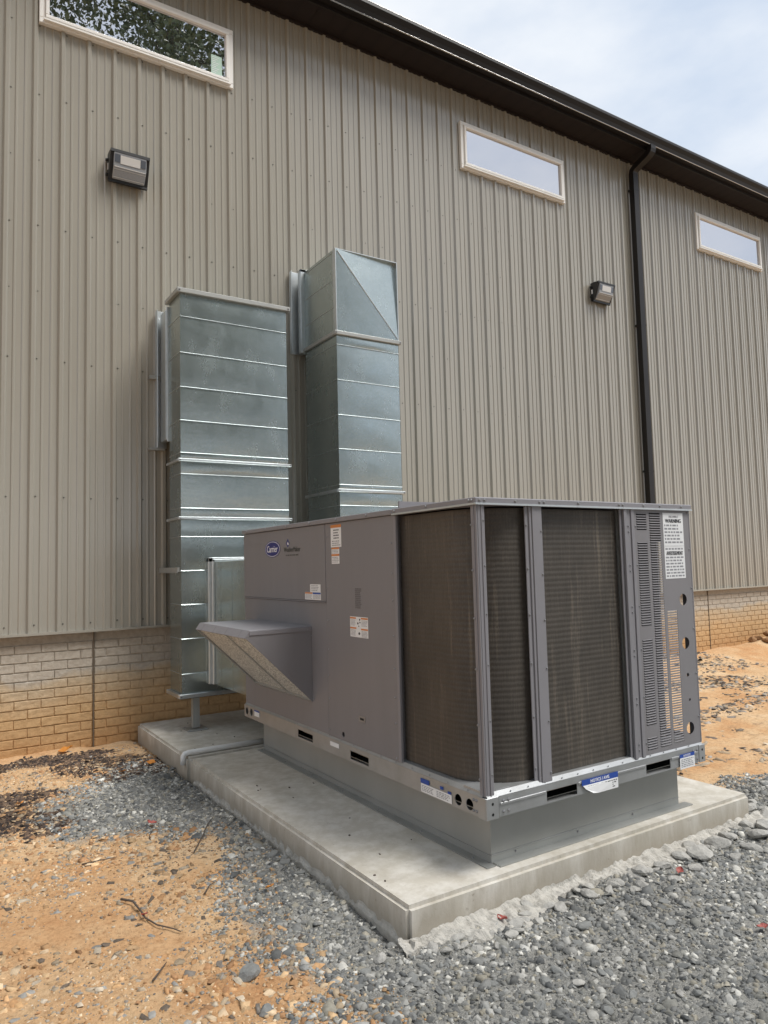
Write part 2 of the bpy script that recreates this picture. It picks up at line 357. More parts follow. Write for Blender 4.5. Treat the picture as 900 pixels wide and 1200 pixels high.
# ground continues under and past the building as one outer ring
back = len(vv); vv = np.vstack([vv, [(-220, 240, 0), (240, 240, 0)]])
me.from_pydata(vv.tolist(), [], quads.tolist() + [(int((ny-1)*nx), int(ny*nx-1), back+1, back)])
ca = me.color_attributes.new('cover', 'FLOAT_COLOR', 'POINT')
cov = np.zeros((len(vv), 4)); cov[:, 3] = 1
cov[:back, 0] = gravel_mask(X, Y).ravel(); cov[:back, 1] = mulch_mask(X, Y).ravel()
ca.data.foreach_set('color', cov.ravel())
me.polygons.foreach_set('use_smooth', [True]*len(me.polygons)); me.materials.append(M['ground'])
ground = bpy.data.objects.new('ground', me); col.objects.link(ground); tag(ground, kind='structure', label='orange clay ground with a grey gravel apron round the concrete pad')

CUBE = np.array([(-1,-1,-1),(1,-1,-1),(1,1,-1),(-1,1,-1),(-1,-1,1),(1,-1,1),(1,1,1),(-1,1,1)], float)*.5
CF = np.array([(4,5,6,7),(0,1,5,4),(1,2,6,5),(2,3,7,6),(3,0,4,7)])
def scatter(name, x, y, size, flat, cols, label, material, jitter=.55, tilt=.5, long=1.0):
    n = len(x); r = RNG
    v = np.repeat(CUBE[None], n, 0) + (r.random((n, 8, 3))-.5)*jitter
    v[:, 4:, :2] *= .72
    v = v*np.stack([size*long*(.7+.6*r.random(n)), size*(.6+.5*r.random(n)), size*flat*(.7+.6*r.random(n))], 1)[:, None, :]
    a = r.random(n)*2*np.pi; t = (r.random(n)-.5)*tilt
    c, s = np.cos(t), np.sin(t); vx, vz = v[..., 0].copy(), v[..., 2].copy()
    v[..., 0] = vx*c[:, None]-vz*s[:, None]; v[..., 2] = vx*s[:, None]+vz*c[:, None]
    c, s = np.cos(a), np.sin(a); vx, vy = v[..., 0].copy(), v[..., 1].copy()
    v[..., 0] = vx*c[:, None]-vy*s[:, None] + x[:, None]; v[..., 1] = vx*s[:, None]+vy*c[:, None] + y[:, None]
    v[..., 2] += (height(x, y) + size*flat*.22)[:, None]
    f = (CF[None]+(np.arange(n)*8)[:, None, None]).reshape(-1, 4)
    me = bpy.data.meshes.new(name); me.vertices.add(n*8); me.vertices.foreach_set('co', v.ravel())
    me.loops.add(len(f)*4); me.loops.foreach_set('vertex_index', f.ravel().astype(np.int32))
    me.polygons.add(len(f)); me.polygons.foreach_set('loop_start', (np.arange(len(f))*4).astype(np.int32))
    ca = me.color_attributes.new('tint', 'FLOAT_COLOR', 'POINT')
    pick = np.array(cols)[r.integers(0, len(cols), n)]*(.75+.5*r.random((n, 1)))*(.55+.95*fbm(x*2.3, y*2.3, 130, 5))[:, None]
    cc = np.ones((n, 8, 4)); cc[..., :3] = pick[:, None, :]; ca.data.foreach_set('color', cc.ravel())
    me.update(calc_edges=True); me.materials.append(material)
    o = bpy.data.objects.new(name, me); col.objects.link(o); return tag(o, label, kind='stuff')
def outside_slab(x, y): return ~((x > -2.06) & (x < .40) & (y > -4.365))
GREYS = [(.15, .152, .148), (.21, .212, .204), (.29, .288, .272), (.25, .246, .222), (.40, .392, .365), (.18, .182, .176), (.55, .535, .49), (.33, .305, .25), (.13, .134, .134), (.24, .24, .23)]
def gravel(n, lo, hi, x0, x1, y0, y1, power, label, thr=.38):
    x = RNG.uniform(x0, x1, n); y = RNG.uniform(y0, y1, n)
    k = outside_slab(x, y) & (gravel_mask(x, y) + (fbm(x*6, y*6, 40)-.48)*1.1 > thr); x, y = x[k], y[k]
    s = lo + (hi-lo)*RNG.random(len(x))**power
    return scatter('gravel', x, y, s, .50, GREYS, label, M['stones'], .72, 1.0, 1.2)
gravel(120000, .005, .021, -3.2, 1.3, -5.5, -.7, 2.3, 'fine crushed grey gravel spread round the concrete pad')
gravel(4200, .020, .044, -3.2, 1.8, -5.75, -.7, 2.5, 'coarser grey stone chips mixed into the gravel', .45)
nm = 15000; x = RNG.uniform(-3.9, -2.04, nm); y = RNG.uniform(-2.2, .0, nm)
k = mulch_mask(x, y) + (fbm(x*4, y*4, 60)-.48)*2.0 + .3*(RNG.random(nm)-.5) > .70; x, y = x[k], y[k]
scatter('bark_mulch', x, y, .008+.022*RNG.random(len(x))**2, .4, [(.05, .036, .03), (.085, .06, .048), (.035, .028, .026), (.12, .08, .055), (.16, .11, .075)], 'dark bark chips and dead leaves heaped by the brick wall', M['stones'], .5, 1.1, 1.5)
nm = 10500; x = RNG.uniform(-4.2, -1.9, nm); y = RNG.uniform(-5.75, -.1, nm)
k = outside_slab(x, y) & (gravel_mask(x, y) < .75) & (fbm(x*2.2, y*2.2, 70) + .25*RNG.random(nm) > .56); x, y = x[k], y[k]
scatter('soil_debris', x, y, .005+.024*RNG.random(len(x))**4, .35, [(.36, .29, .21), (.24, .21, .18), (.44, .29, .16), (.50, .42, .32), (.14, .11, .085), (.30, .29, .27), (.48, .31, .17), (.42, .26, .13)], 'small stones and wood chips on the orange clay', M['stones'], .5, .7, 1.6)
nm = 12000; x = RNG.uniform(-4.2, -1.95, nm); y = RNG.uniform(-5.75, -.6, nm)
k = outside_slab(x, y) & (gravel_mask(x, y) < .62) & (fbm(x*1.9, y*1.9, 150, 5) + .10*RNG.random(nm) > .54); x, y = x[k], y[k]
scatter('clay_crumbs', x, y, .008+.026*RNG.random(len(x))**3, .42, [(.49, .295, .15), (.44, .25, .12), (.54, .37, .21), (.58, .44, .29), (.36, .20, .10), (.36, .28, .19)], 'crumbly orange clay clods on the bare ground', M['stones'], .75, .8, 1.2)
nm = 48000; x = RNG.uniform(-4.2, -1.9, nm); y = RNG.uniform(-5.75, -.1, nm)
k = outside_slab(x, y) & (gravel_mask(x, y) < .8) & (fbm(x*3.5, y*3.5, 74) + .30*RNG.random(nm) > .60); x, y = x[k], y[k]
scatter('soil_crumbs', x, y, .003+.009*RNG.random(len(x))**2.5, .6, [(.44, .26, .12), (.34, .19, .09), (.56, .40, .25), (.30, .26, .21), (.60, .48, .33), (.22, .19, .16)], 'fine clay crumbs and grit on the orange clay', M['stones'], .5, .7, 1.3)
nm = 22000; x = RNG.uniform(.42, 10.2, nm); y = RNG.uniform(-4.3, .02, nm)
k = (gravel_mask(x, y) < .6) & (fbm(x*.9, y*2.4, 80) + .22*RNG.random(nm) > .60); x, y = x[k], y[k]
scatter('straw_debris', x, y, .012+.034*RNG.random(len(x))**2, .3, [(.13, .10, .08), (.20, .16, .12), (.08, .065, .055), (.36, .27, .18), (.42, .34, .25), (.28, .25, .22)], 'straw scraps and dark chips strewn over the far clay', M['stones'], .5, .9, 1.9)

# ------------------------------------------------------------------ building
PITCH = .2286
SB, WT = 1.03, 7.605                       # siding bottom, wall top
BX0, BX1 = -10.2, 19.98
bld = empty('metal_building', (0, 0, 0), 'tall taupe ribbed metal building with dark eaves and brick patterned base', 'building')
prof = []                                   # one pitch: major rib then two minor ribs; y negative is outwards
def rib(cx, wb, wt, d): return [(cx-wb/2, 0), (cx-wt/2, -d), (cx+wt/2, -d), (cx+wb/2, 0)]
for k in range(4):
    o = k*PITCH
    prof += rib(o+.030, .056, .026, .023) + rib(o+.030+PITCH*.345, .028, .011, .0075) + rib(o+.030+PITCH*.655, .028, .011, .0075)
prof = [(0, 0)] + prof + [(4*PITCH, 0)]
RIBX0 = -3.216                              # left edge of the pitch whose screws sit at x = -3.151
n0 = math.floor((BX0-RIBX0)/(4*PITCH)); n1_ = math.ceil((BX1-RIBX0)/(4*PITCH))
pm = MB(); k = len(prof)
pm.add([(p[0], p[1], SB) for p in prof] + [(p[0], p[1], WT) for p in prof] + [(p[0], .012, SB) for p in (prof[0], prof[-1])],
       [(i, i+1, k+i+1, k+i) for i in range(k-1)])
first = pm.build('siding_panel', M['siding'], bld, fixn=False)
first.location.x = RIBX0 + n0*4*PITCH
for q in range(n0+1, n1_):
    c = first.copy(); col.objects.link(c); c.parent = bld; c.location.x = RIBX0 + q*4*PITCH; c.location.y = .0006*((q*7) % 3)
sm = MB()
for q in range(-12, 60):
    x_ = -3.151 + q*PITCH
    for z_ in (1.09, 2.20, 3.42, 4.635, 5.86, 6.51):
        sm.screw((x_, 0, z_+.004*((q*5) % 3)), (0, -1, 0), .0078)
    if (q % 4) in (0, 1):
        for z_ in (4.04, 5.25): sm.screw((x_+.004, 0, z_), (0, -1, 0), .006)
sm.build('siding_screws', M['wall_screw'], bld, kind='stuff')
# base trim
MB().box(BX0, BX1, -.030, .02, SB-.022, SB).build('base_trim', M['siding'], bld)
# shell, roof
MB().box(BX0, BX1, .13, 14, SB-.02, WT).build('wall_core', M['dark'], bld)
rm = MB(); rm.prism([(-.40, WT+.19), (7.0, WT+2.04), (14.4, WT+.19), (14.4, WT+.15), (7.0, WT+2.0), (-.40, WT+.15)], BX0-.3, BX1+.3, 0)
rm.build('roof', M['dark_bronze'], bld)
gm = MB(); gm.prism([(.13, WT), (13.9, WT), (7.0, WT+1.9)], BX0, BX0+.1, 0); gm.prism([(.13, WT), (13.9, WT), (7.0, WT+1.9)], BX1-.1, BX1, 0)
gm.build('gable_wall', M['siding'], bld)
# soffit boards
SO = -.345
bm_ = MB()
SW = .20
s0 = -6.0
bm_.add([(0, SO, WT), (SW-.012, SO, WT), (SW-.009, SO, WT+.005), (SW, SO, WT+.005), (0, .05, WT), (SW-.012, .05, WT), (SW-.009, .05, WT+.005), (SW, .05, WT+.005),
         ], [(0, 4, 5, 1), (1, 5, 6, 2), (2, 6, 7, 3)])
sf = bm_.build('soffit_board', M['soffit'], bld, fixn=False); sf.location = (s0, 0, 0)
i = 1
while s0 + i*SW < 19.9:
    c = sf.copy(); col.objects.link(c); c.parent = bld; c.location = (s0+i*SW, 0, 0); i += 1
MB().box(BX0-.3, -6.0, SO, .05, WT, WT+.02).build('soffit_sheet', M['soffit'], bld)
MB().box(BX0-.3, BX1+.3, SO, .05, WT+.02, WT+.03).build('soffit_backing', M['dark'], bld)
MB().prism([(-.030, WT-.03), (.0, WT-.03), (.0, WT-.001), (-.030, WT-.001)], BX0, BX1, 0).build('soffit_channel', M['soffit'], bld)
MB().box(BX0-.3, BX1+.3, SO-.02, SO, WT-.012, WT+.19).build('fascia', M['dark_bronze'], bld)
g = MB()
GP = [(SO-.022, WT+.03), (SO-.10, WT+.03), (SO-.105, WT+.036), (SO-.125, WT+.085), (SO-.165, WT+.13), (SO-.165, WT+.165), (SO-.152, WT+.168), (SO-.152, WT+.14), (SO-.03, WT+.14), (SO-.022, WT+.17)]
g.prism(GP, BX0-.3, BX1+.3, 0)
gut = g.build('gutter', M['dark_bronze'], bld)
g = MB(); g.tube([(BX0-.3, SO-.104, WT+.031), (BX1+.3, SO-.104, WT+.031)], .008, 8); g.tube([(BX0-.3, SO-.160, WT+.167), (BX1+.3, SO-.160, WT+.167)], .006, 8)
g.build('gutter_highlight_bead', M['edge_highlight'], gut, smooth=True)
# downspout: outlet, swan neck and square pipe
d = MB()
DX = 5.27
def duct_path(pts, wx, wy):
    b = len(d.v); pts = [Vector(p) for p in pts]
    for i, p in enumerate(pts):
        t = (pts[min(i+1, len(pts)-1)]-pts[max(i-1, 0)]).normalized(); s = Vector((1, 0, 0)); nn = s.cross(t).normalized()
        for a, c in ((-1, -1), (1, -1), (1, 1), (-1, 1)): d.v.append(tuple(p + s*wx/2*a + nn*wy/2*c))
    for i in range(len(pts)-1):
        for k in range(4): d.f.append((b+i*4+k, b+i*4+(k+1) % 4, b+i*4+4+(k+1) % 4, b+i*4+4+k))
duct_path([(DX, SO-.075, WT+.04), (DX, SO-.075, WT-.015), (DX, SO-.068, WT-.045), (DX, SO-.04, WT-.07), (DX, -.14, WT-.165), (DX, -.10, WT-.195), (DX, -.085, WT-.24), (DX, -.085, .1)], .108, .085)
ds = d.build('downspout', M['dark_bronze'], bld)
sb = MB()
for z_ in (7.1, 5.0, 2.8): sb.box(DX-.058, DX+.058, -.1295, -.020, z_, z_+.03)
sb.build('strap', M['dark_bronze'], ds)

# windows
def ring(mb, x0, x1, z0, z1, w_, yo, yi):
    for a in ((x0, x1, z0, z0+w_), (x0, x1, z1-w_, z1), (x0, x0+w_, z0+w_, z1-w_), (x1-w_, x1, z0+w_, z1-w_)):
        mb.box(a[0], a[1], yo, yi, a[2], a[3])
def window(x0, x1, z0, z1, tape):
    f = MB(); ring(f, x0, x1, z0, z1, .052, -.046, .0); f.build('window', M['frame'], bld, bevel=.004)
    w_ = bld.children[-1]
    s = MB(); ring(s, x0+.050, x1-.050, z0+.050, z1-.050, .032, -.066, -.020); s.build('sash', M['frame'], w_, bevel=.004)
    MB().box(x0+.035, x1-.035, -.074, -.047, z0+.018, z0+.036).build('sill', M['frame'], w_, bevel=.003)
    MB().box(x0+.080, x1-.080, -.036, -.030, z0+.080, z1-.080).build('pane', M['glass'], w_)
    if tape:
        st = MB(); st.box(x1-.235, x1-.12, -.0385, -.0365, z0+.09, z0+.30); st.build('sticker', M['sticker'], w_)
        pr = MB()
        for q in range(9): pr.box(x1-.225, x1-.15-.05*((q*7) % 3)/3, -.0395, -.0387, z0+.275-.02*q, z0+.280-.02*q)
        pr.build('sticker_print', M['white_paint'], w_, kind='stuff')
    w_['label'] = tape or 'narrow white framed high window'
window(-2.934, -1.092, 6.532, 7.172, 'narrow white framed high window with a green sticker in its corner')
window(1.944, 3.805, 6.545, 7.172, None)
window(6.860, 8.755, 6.565, 7.19, None)
window(11.78, 13.68, 6.565, 7.19, None)

# brick patterned base: concrete backing and raised brick faces
fd = MB(); fd.box(BX0, BX1, .052, .14, -.4, SB-.02)
fo = fd.build('brick_base', M['brick'], bld)
CH, BLN = .0785, .21
def brick_mesh(name, ln, seed):
    r = random.Random(seed); b = MB(); e = .0045; nseg = 3
    zs = [0, CH-.009]; top = []
    vs = [(0, .052, 0), (ln, .052, 0), (ln, .052, CH-.009), (0, .052, CH-.009)]
    fr = []
    for iz in range(3):
        for ix in range(nseg+1):
            xx = e + (ln-2*e)*ix/nseg; zz = e*.7 + (CH-.009-1.4*e)*iz/2
            fr.append((xx + r.uniform(-.002, .002), .0435 + r.uniform(-.0018, .0018), zz + r.uniform(-.0015, .0015)))
    vs += fr; n_ = nseg+1; fs = []
    I = lambda ix, iz: 4 + iz*n_ + ix
    for iz in range(2):
        for ix in range(nseg): fs.append((I(ix, iz), I(ix+1, iz), I(ix+1, iz+1), I(ix, iz+1)))
    fs += [(0, 1) + tuple(I(ix, 0) for ix in range(nseg, -1, -1)), (1, 2, I(nseg, 2), I(nseg, 1), I(nseg, 0)),
           (2, 3) + tuple(I(ix, 2) for ix in range(0, nseg+1)), (3, 0, I(0, 0), I(0, 1), I(0, 2))]
    b.add(vs, fs); me = bpy.data.meshes.new(name); me.from_pydata(b.v, [], b.f); me.materials.append(M['brick'])
    bm = bmesh.new(); bm.from_mesh(me); bmesh.ops.recalc_face_normals(bm, faces=bm.faces); bm.to_mesh(me); bm.free()
    return me
full = [brick_mesh('brick', BLN-.005, 100+i) for i in range(5)]; half = [brick_mesh('brick', BLN/2-.010, 200+i) for i in range(3)]
tight = [brick_mesh('brick', BLN-.003, 300+i) for i in range(5)]
cells = []
ROWS = 14
for row in range(ROWS):
    z_ = -.085 + row*CH
    if z_ + CH > SB-.02: break
    for q in range(-4, 7):                        # nearest stretch, right of the joint
        x_ = -2.424 + q*BLN + (BLN/2 if row % 2 else 0)
        if x_ < -2.43: continue
        cells.append((x_, z_, full))
    if row % 2: cells.append((-2.424, z_, half))
    for q in range(1, 8):                         # left of the joint the vertical joints are tight
        x_ = -2.436 - q*BLN - (BLN/2 if row % 2 else 0); cells.append((x_, z_, tight))
    if row % 2: cells.append((-2.436-BLN/2+.004, z_, half))
    for q in range(0, 20):                         # stretch seen right of the unit
        x_ = 5.05 + q*BLN + (BLN/2 if row % 2 else 0); cells.append((x_, z_, full))
def near(c): return math.hypot(c[0]-CAM.x, CAM.y) + (2.5 if (c[0] > -.9 and c[0] < 5.6) or c[1] < .0 else 0)
cells.sort(key=near)
for n_, (x_, z_, kind) in enumerate(cells[:298]):
    o = bpy.data.objects.new('brick', kind[(n_*7) % len(kind)]); col.objects.link(o); o.parent = fo; o.location = (x_, 0, z_)
rest = MB(); r_ = random.Random(5)
def rough_brick(x_, z_, ln):
    e = .006; y_ = .041 + r_.uniform(-.002, .002)
    rest.add([(x_, .052, z_), (x_+ln, .052, z_), (x_+ln, .052, z_+CH-.009), (x_, .052, z_+CH-.009), (x_+e, y_, z_+e*.7), (x_+ln-e, y_, z_+e*.7), (x_+ln-e, y_, z_+CH-.009-e*.7), (x_+e, y_, z_+CH-.009-e*.7)],
             [(4, 5, 6, 7), (0, 1, 5, 4), (1, 2, 6, 5), (2, 3, 7, 6), (3, 0, 4, 7)])
for x_, z_, kind in cells[298:]: rough_brick(x_, z_, BLN-.005)
for row in range(13):
    z_ = -.085 + row*CH
    for a, b in ((-10.1, -4.1), (-.72, 4.9), (9.45, 19.5)):
        q = 0
        while a + q*BLN < b: rough_brick(a + q*BLN + (BLN/2 if row % 2 else 0), z_, BLN-.005); q += 1
rest.build('brickwork', M['brick'], fo, kind='stuff')
jm = MB()
for jx in (-2.43, 6.72): jm.box(jx-.003, jx+.003, .034, .053, -.1, SB-.022)
jm.build('control_joint', M['joint'], fo)

# ------------------------------------------------------------------ wall lights
def wall_light(x_, z_, label):
    t = empty('wall_light', (x_, 0, z_), label, 'wall light', 'black wall lights on the ribbed wall')
    w2, hb = .178, .13
    h = MB(); h.prism([(-.020, -hb), (-.020, hb), (-.075, hb+.006), (-.155, hb-.004), (-.155, hb-.022), (-.095, -.035), (-.055, -hb)], x_-w2, x_+w2, 0)
    h.v = [(a, b, c+z_) for a, b, c in h.v]
    h.build('housing', M['black'], t, bevel=.006)
    fr = MB()
    # frame rim of the slanted opening
    pts = [(-.157, hb-.004), (-.160, hb-.026), (-.104, -.045), (-.062, -hb-.002)]
    for sx in (-1, 1):
        for a, b in zip(pts[1:], pts[2:]):
            fr.prism([(a[0]-.006, a[1]+z_), (b[0]-.006, b[1]+z_), (b[0]+.012, b[1]+z_), (a[0]+.012, a[1]+z_)], x_+sx*w2-.026*(sx > 0), x_+sx*w2+.026*(sx < 0), 0)
    fr.box(x_-w2, x_+w2, -.072, -.045, z_-hb-.012, z_-hb+.020); fr.box(x_-w2, x_+w2, -.1735, -.150, z_+hb-.034, z_+hb-.006)
    fr.build('rim', M['black'], t)
    ln = MB(); ln.prism([(-.158, hb-.024+z_), (-.172, hb-.034+z_), (-.152, -.028+z_), (-.078, -hb+.014+z_), (-.060, -hb+.016+z_), (-.10, -.035+z_)], x_-w2+.030, x_+w2-.030, 0)
    ln.build('lens', M['lens'], t, bevel=.005)
    rf = MB(); rf.prism([(-.1725, .072+z_), (-.1735, .072+z_), (-.1602, -.002+z_), (-.1592, -.002+z_)], x_-.090, x_+.090, 0)
    rf.build('lamp_plate', M['reflector'], t)
    lr = MB()
    for t_ in (.04, .22, .86): 
        y_ = -.152+(.074)*t_; zz = -.028+(-hb+.042)*t_; lr.box(x_-w2+.036, x_+w2-.036, y_-.003, y_+.002, zz+z_-.002, zz+z_+.002)
    lr.build('lens_rib', M['reflector'], t)
    dk = MB()
    for a_, b_ in ((-.140, -.092), (.092, .140)): dk.prism([(-.1715, .078+z_), (-.1725, .078+z_), (-.1610, .006+z_), (-.1600, .006+z_)], x_+a_, x_+b_, 0)
    dk.build('reflector_side', M['lens_dark'], t)
    kb = MB()
    for dz in (-.075, .07): kb.tube([(x_-w2-.020, -.04, z_+dz), (x_-w2+.002, -.04, z_+dz)], .016, 8)
    kb.build('hinge', M['black'], t)
    MB().box(x_-w2-.003, x_-w2+.001, -.062, -.042, z_-.03, z_+.03).build('side_label', M['white_label'], t)
wall_light(-2.16, 5.33, 'black wall light on the left, below the window with the green sticker')
wall_light(4.44, 5.355, 'black wall light just left of the dark downspout')

# ------------------------------------------------------------------ concrete pads
def pad(name, x0, x1, y0, y1, label):
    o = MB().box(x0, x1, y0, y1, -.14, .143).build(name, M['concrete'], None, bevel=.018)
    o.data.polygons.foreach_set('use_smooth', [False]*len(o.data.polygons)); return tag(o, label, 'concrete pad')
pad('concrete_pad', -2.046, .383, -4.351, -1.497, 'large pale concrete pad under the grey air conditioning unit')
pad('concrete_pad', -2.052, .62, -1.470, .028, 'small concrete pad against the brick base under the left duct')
sp = MB()
def spill(p0, p1, out, wfun, n):
    p0, p1, out = Vector(p0), Vector(p1), Vector(out); b = len(sp.v); m_ = 11
    for i in range(n+1):
        t = i/n; p = p0.lerp(p1, t)
        for j in range(m_):
            s = j/(m_-1); w_ = wfun(t); q = p + out*(w_*s)
            h0 = float(height(np.array([q.x]), np.array([q.y]))[0]); nz = float(fbm(np.array([q.x*24]), np.array([q.y*24]), 33, 5)[0])
            zz = max(h0, -.005) + (.020*(1-s)**.7 + .055*(nz-.47))*(1 if j < m_-1 else 0) - (.03 if j == m_-1 else 0)
            if j == 0: zz += .012
            sp.v.append((q.x + .012*(nz-.5)*out.x, q.y, zz))
    for i in range(n):
        for j in range(m_-1): sp.f.append((b+i*m_+j, b+i*m_+j+1, b+(i+1)*m_+j+1, b+(i+1)*m_+j))
rr = random.Random(3)
ns = [float(fbm(np.array([i*.21]), np.array([.5]), 12, 3)[0]) for i in range(400)]
spill((-2.047, -1.6, 0), (-2.047, -4.40, 0), (-1, -.0, 0), lambda t: .012+.07*max(0, ns[int(t*150)]-.44), 260)
def wf(t):
    return .018 + .16*max(0, ns[100+int(t*150)]-.33) + .17*math.exp(-((t-.18)/.10)**2) + .10*math.exp(-((t-.60)/.14)**2) + .16*math.exp(-((t-.97)/.12)**2)
spill((-2.10, -4.352, 0), (.62, -4.352, 0), (.12, -1, 0), wf, 300)
o = sp.build('concrete_spill', M['spill'], None, fixn=True); tag(o, 'crumbly white concrete spilled along the foot of the large pad', 'concrete spill')

# condensate pipe on the pad joint
pp = MB(); pp.tube([(-1.36, -1.405, .166), (-2.03, -1.405, .166), (-2.056, -1.405, .160), (-2.066, -1.405, .145), (-2.068, -1.405, .085)], .0215, 10)
o = pp.build('drain_pipe', M['pvc'], None, smooth=True); tag(o, 'white plastic drain pipe lying across the joint between the pads', 'pipe')

# ------------------------------------------------------------------ ducts
def seams(parent, x0, x1, yf, yb, zs, left=True):
    for z_ in zs:
        s = MB(); s.prism([(yf+.001, z_-.004), (yf-.010, z_-.005), (yf-.010, z_-.0025), (yf+.001, z_+.004)], x0-.0015, x1+.001, 0)
        if left: s.box(x0-.004, x0+.001, yf+.001, yb, z_-.0025, z_+.0025)
        s.build('standing_seam', M['galv_edge'], parent)
def flange(parent, x0, x1, y0, y1, z0, z1, w_, mat_=None, name='flange'):
    f = MB(); f.box(x0-w_, x1+w_, y0-w_, y0, z0, z1); f.box(x0-w_, x1+w_, y1, y1+w_, z0, z1); f.box(x0-w_, x0, y0, y1, z0, z1); f.box(x1, x1+w_, y0, y1, z0, z1)
    o = f.build(name, mat_ or M['galv_edge'], parent, bevel=.004)
    s = MB(); 
    for cx in (x0-.012, x1+.012): s.screw((cx, y0-w_-.001, (z0+z1)/2), (0, -1, 0), .010)
    s.build('corner_bolt', M['screw'], o); return o
def pillow(mb, x0, x1, yf, z0, z1, dep, nx_=6, nz_=4):
    """front sheet slightly dished between two seams"""
    b = len(mb.v)
    for j in range(nz_+1):
        for i in range(nx_+1):
            u, v = i/nx_, j/nz_
            mb.v.append((x0+(x1-x0)*u, yf - dep*math.sin(math.pi*v)**.8*(math.sin(math.pi*u)**.5 if 0 < u < 1 else 0), z0+(z1-z0)*v))
    for j in range(nz_):
        for i in range(nx_): mb.f.append((b+j*(nx_+1)+i, b+j*(nx_+1)+i+1, b+(j+1)*(nx_+1)+i+1, b+(j+1)*(nx_+1)+i))
def section(name, parent, x0, x1, yf, yb, z0, z1, seam_z):
    m_ = MB(); m_.box(x0, x1, yf+.0005, yb, z0, z1)
    o = m_.build(name, M['galv'], parent)
    lv = [z0] + sorted(seam_z) + [z1]; sk = MB(); rs = random.Random(int(z0*100))
    for a, b in zip(lv, lv[1:]): pillow(sk, x0, x1, yf-.0008, a, b, .004+.004*rs.random())
    f = sk.build('face_sheet', M['galv'], o, smooth=True, fixn=False)
    seams(o, x0, x1, yf, yb, seam_z); return o
ld = empty('supply_duct', (-1.31, -.45, .143), 'wide galvanised duct on the left, running down the wall beside the grey unit', 'duct')
LX0, LX1, LYF, LYB = -1.838, -.803, -.62, -.285
section('duct_section', ld, LX0, LX1, LYF, LYB, 2.515, 4.02, (2.572, 2.862, 3.163, 3.474, 3.804))
section('duct_section', ld, LX0, LX1, LYF, LYB, 2.0, 2.495, (2.08, 2.383))
section('duct_section', ld, LX0, LX1, LYF, LYB, .468, 1.98, (.64, .94, 1.235, 1.53, 1.828))
flange(ld, LX0, LX1, LYF, LYB, 4.015, 4.055, .034, M['galv_dull'])
MB().box(LX0-.02, LX1+.02, LYF-.02, LYB+.02, 4.053, 4.060).build('duct_lid', M['galv'], ld)
flange(ld, LX0, LX1, LYF, LYB, 2.493, 2.517, .026)
flange(ld, LX0, LX1, LYF, LYB, 1.978, 2.002, .026)
flange(ld, LX0, LX1, LYF, LYB, .435, .470, .030)
MB().box(LX0-.01, LX1+.01, LYF-.01, LYB+.01, .428, .444).build('duct_bottom', M['galv'], ld)
MB().box(LX0+.03, LX1-.03, LYB-.002, .004, 2.76, 3.95).build('wall_collar', M['galv'], ld)
wa = MB()
wa.box(LX0-.022, LX0+.03, LYB+.001, LYB+.020, 2.72, 3.99); wa.box(LX0-.026, LX0+.028, LYB+.026, LYB+.20, 2.74, 3.97)
wa.build('collar_flange', M['galv_edge'], ld, bevel=.003)
wb_ = MB(); wb_.box(LX0-.060, LX0+.04, -.045, -.0245, 2.69, 4.02); wb_.box(LX0-.060, LX0-.054, -.09, -.045, 2.69, 4.02)
wb_.build('wall_angle', M['galv_edge'], ld, bevel=.003)
st = MB(); st.box(LX0-.026, LX0-.002, -.60, -.020, 1.52, 1.56); st.box(LX0-.034, LX0-.026, -.60, -.02, 1.512, 1.518)
st.build('bracket', M['galv_dull'], ld)
st = MB(); st.box(LX0-.12, LX0-.02, -.06, -.020, 3.35, 3.385); st.box(LX0-.13, LX0+.02, -.06, -.02, 2.67, 2.69); st.build('bracket', M['galv_dull'], ld)
# branch towards the unit
bx0, bx1 = -1.565, -.20
MB().box(bx0, bx1, -1.455, LYF+.001-.012, .535, 1.60).build('branch_duct', M['galv'], ld)
br = ld.children[-1]
fm = MB()
fm.box(bx0-.045, bx0-.004, LYF-.050, LYF-.010, .535, 1.640); fm.box(bx0-.045, bx1, LYF-.050, LYF-.010, 1.600, 1.640); fm.box(bx0-.022, bx0+.001, LYF-.085, LYF-.052, .535, 1.625)
fm.box(bx0-.022, bx1, LYF-.085, LYF-.052, 1.602, 1.625)
fm.build('branch_flange', M['galv_edge'], ld, bevel=.004)
for y_ in (-.85, -1.12): MB().box(bx0-.004, bx0+.001, y_-.003, y_+.003, .54, 1.598).build('standing_seam', M['galv'], br)
po = MB(); po.box(-1.724, -1.664, -.565, -.512, .160, .436); po.box(-1.700, -1.690, -.5675, -.565, .160, .430)
pst = po.build('support_post', M['galv_dull'], ld, bevel=.003)
MB().box(-1.785, -1.605, -.625, -.445, .1435, .152).build('base_plate', M['galv_dull'], pst, bevel=.002)
b_ = MB()
for a, b in ((-1.765, -.605), (-1.625, -.605), (-1.765, -.465), (-1.625, -.465)): b_.screw((a, b, .152), (0, 0, 1), .011)
b_.build('anchor_bolt', M['screw'], pst)
sl = MB(); sl.box(-1.697, -1.691, -.5665, -.5655, .17, .43); sl.build('channel_slot', M['dark'], pst)

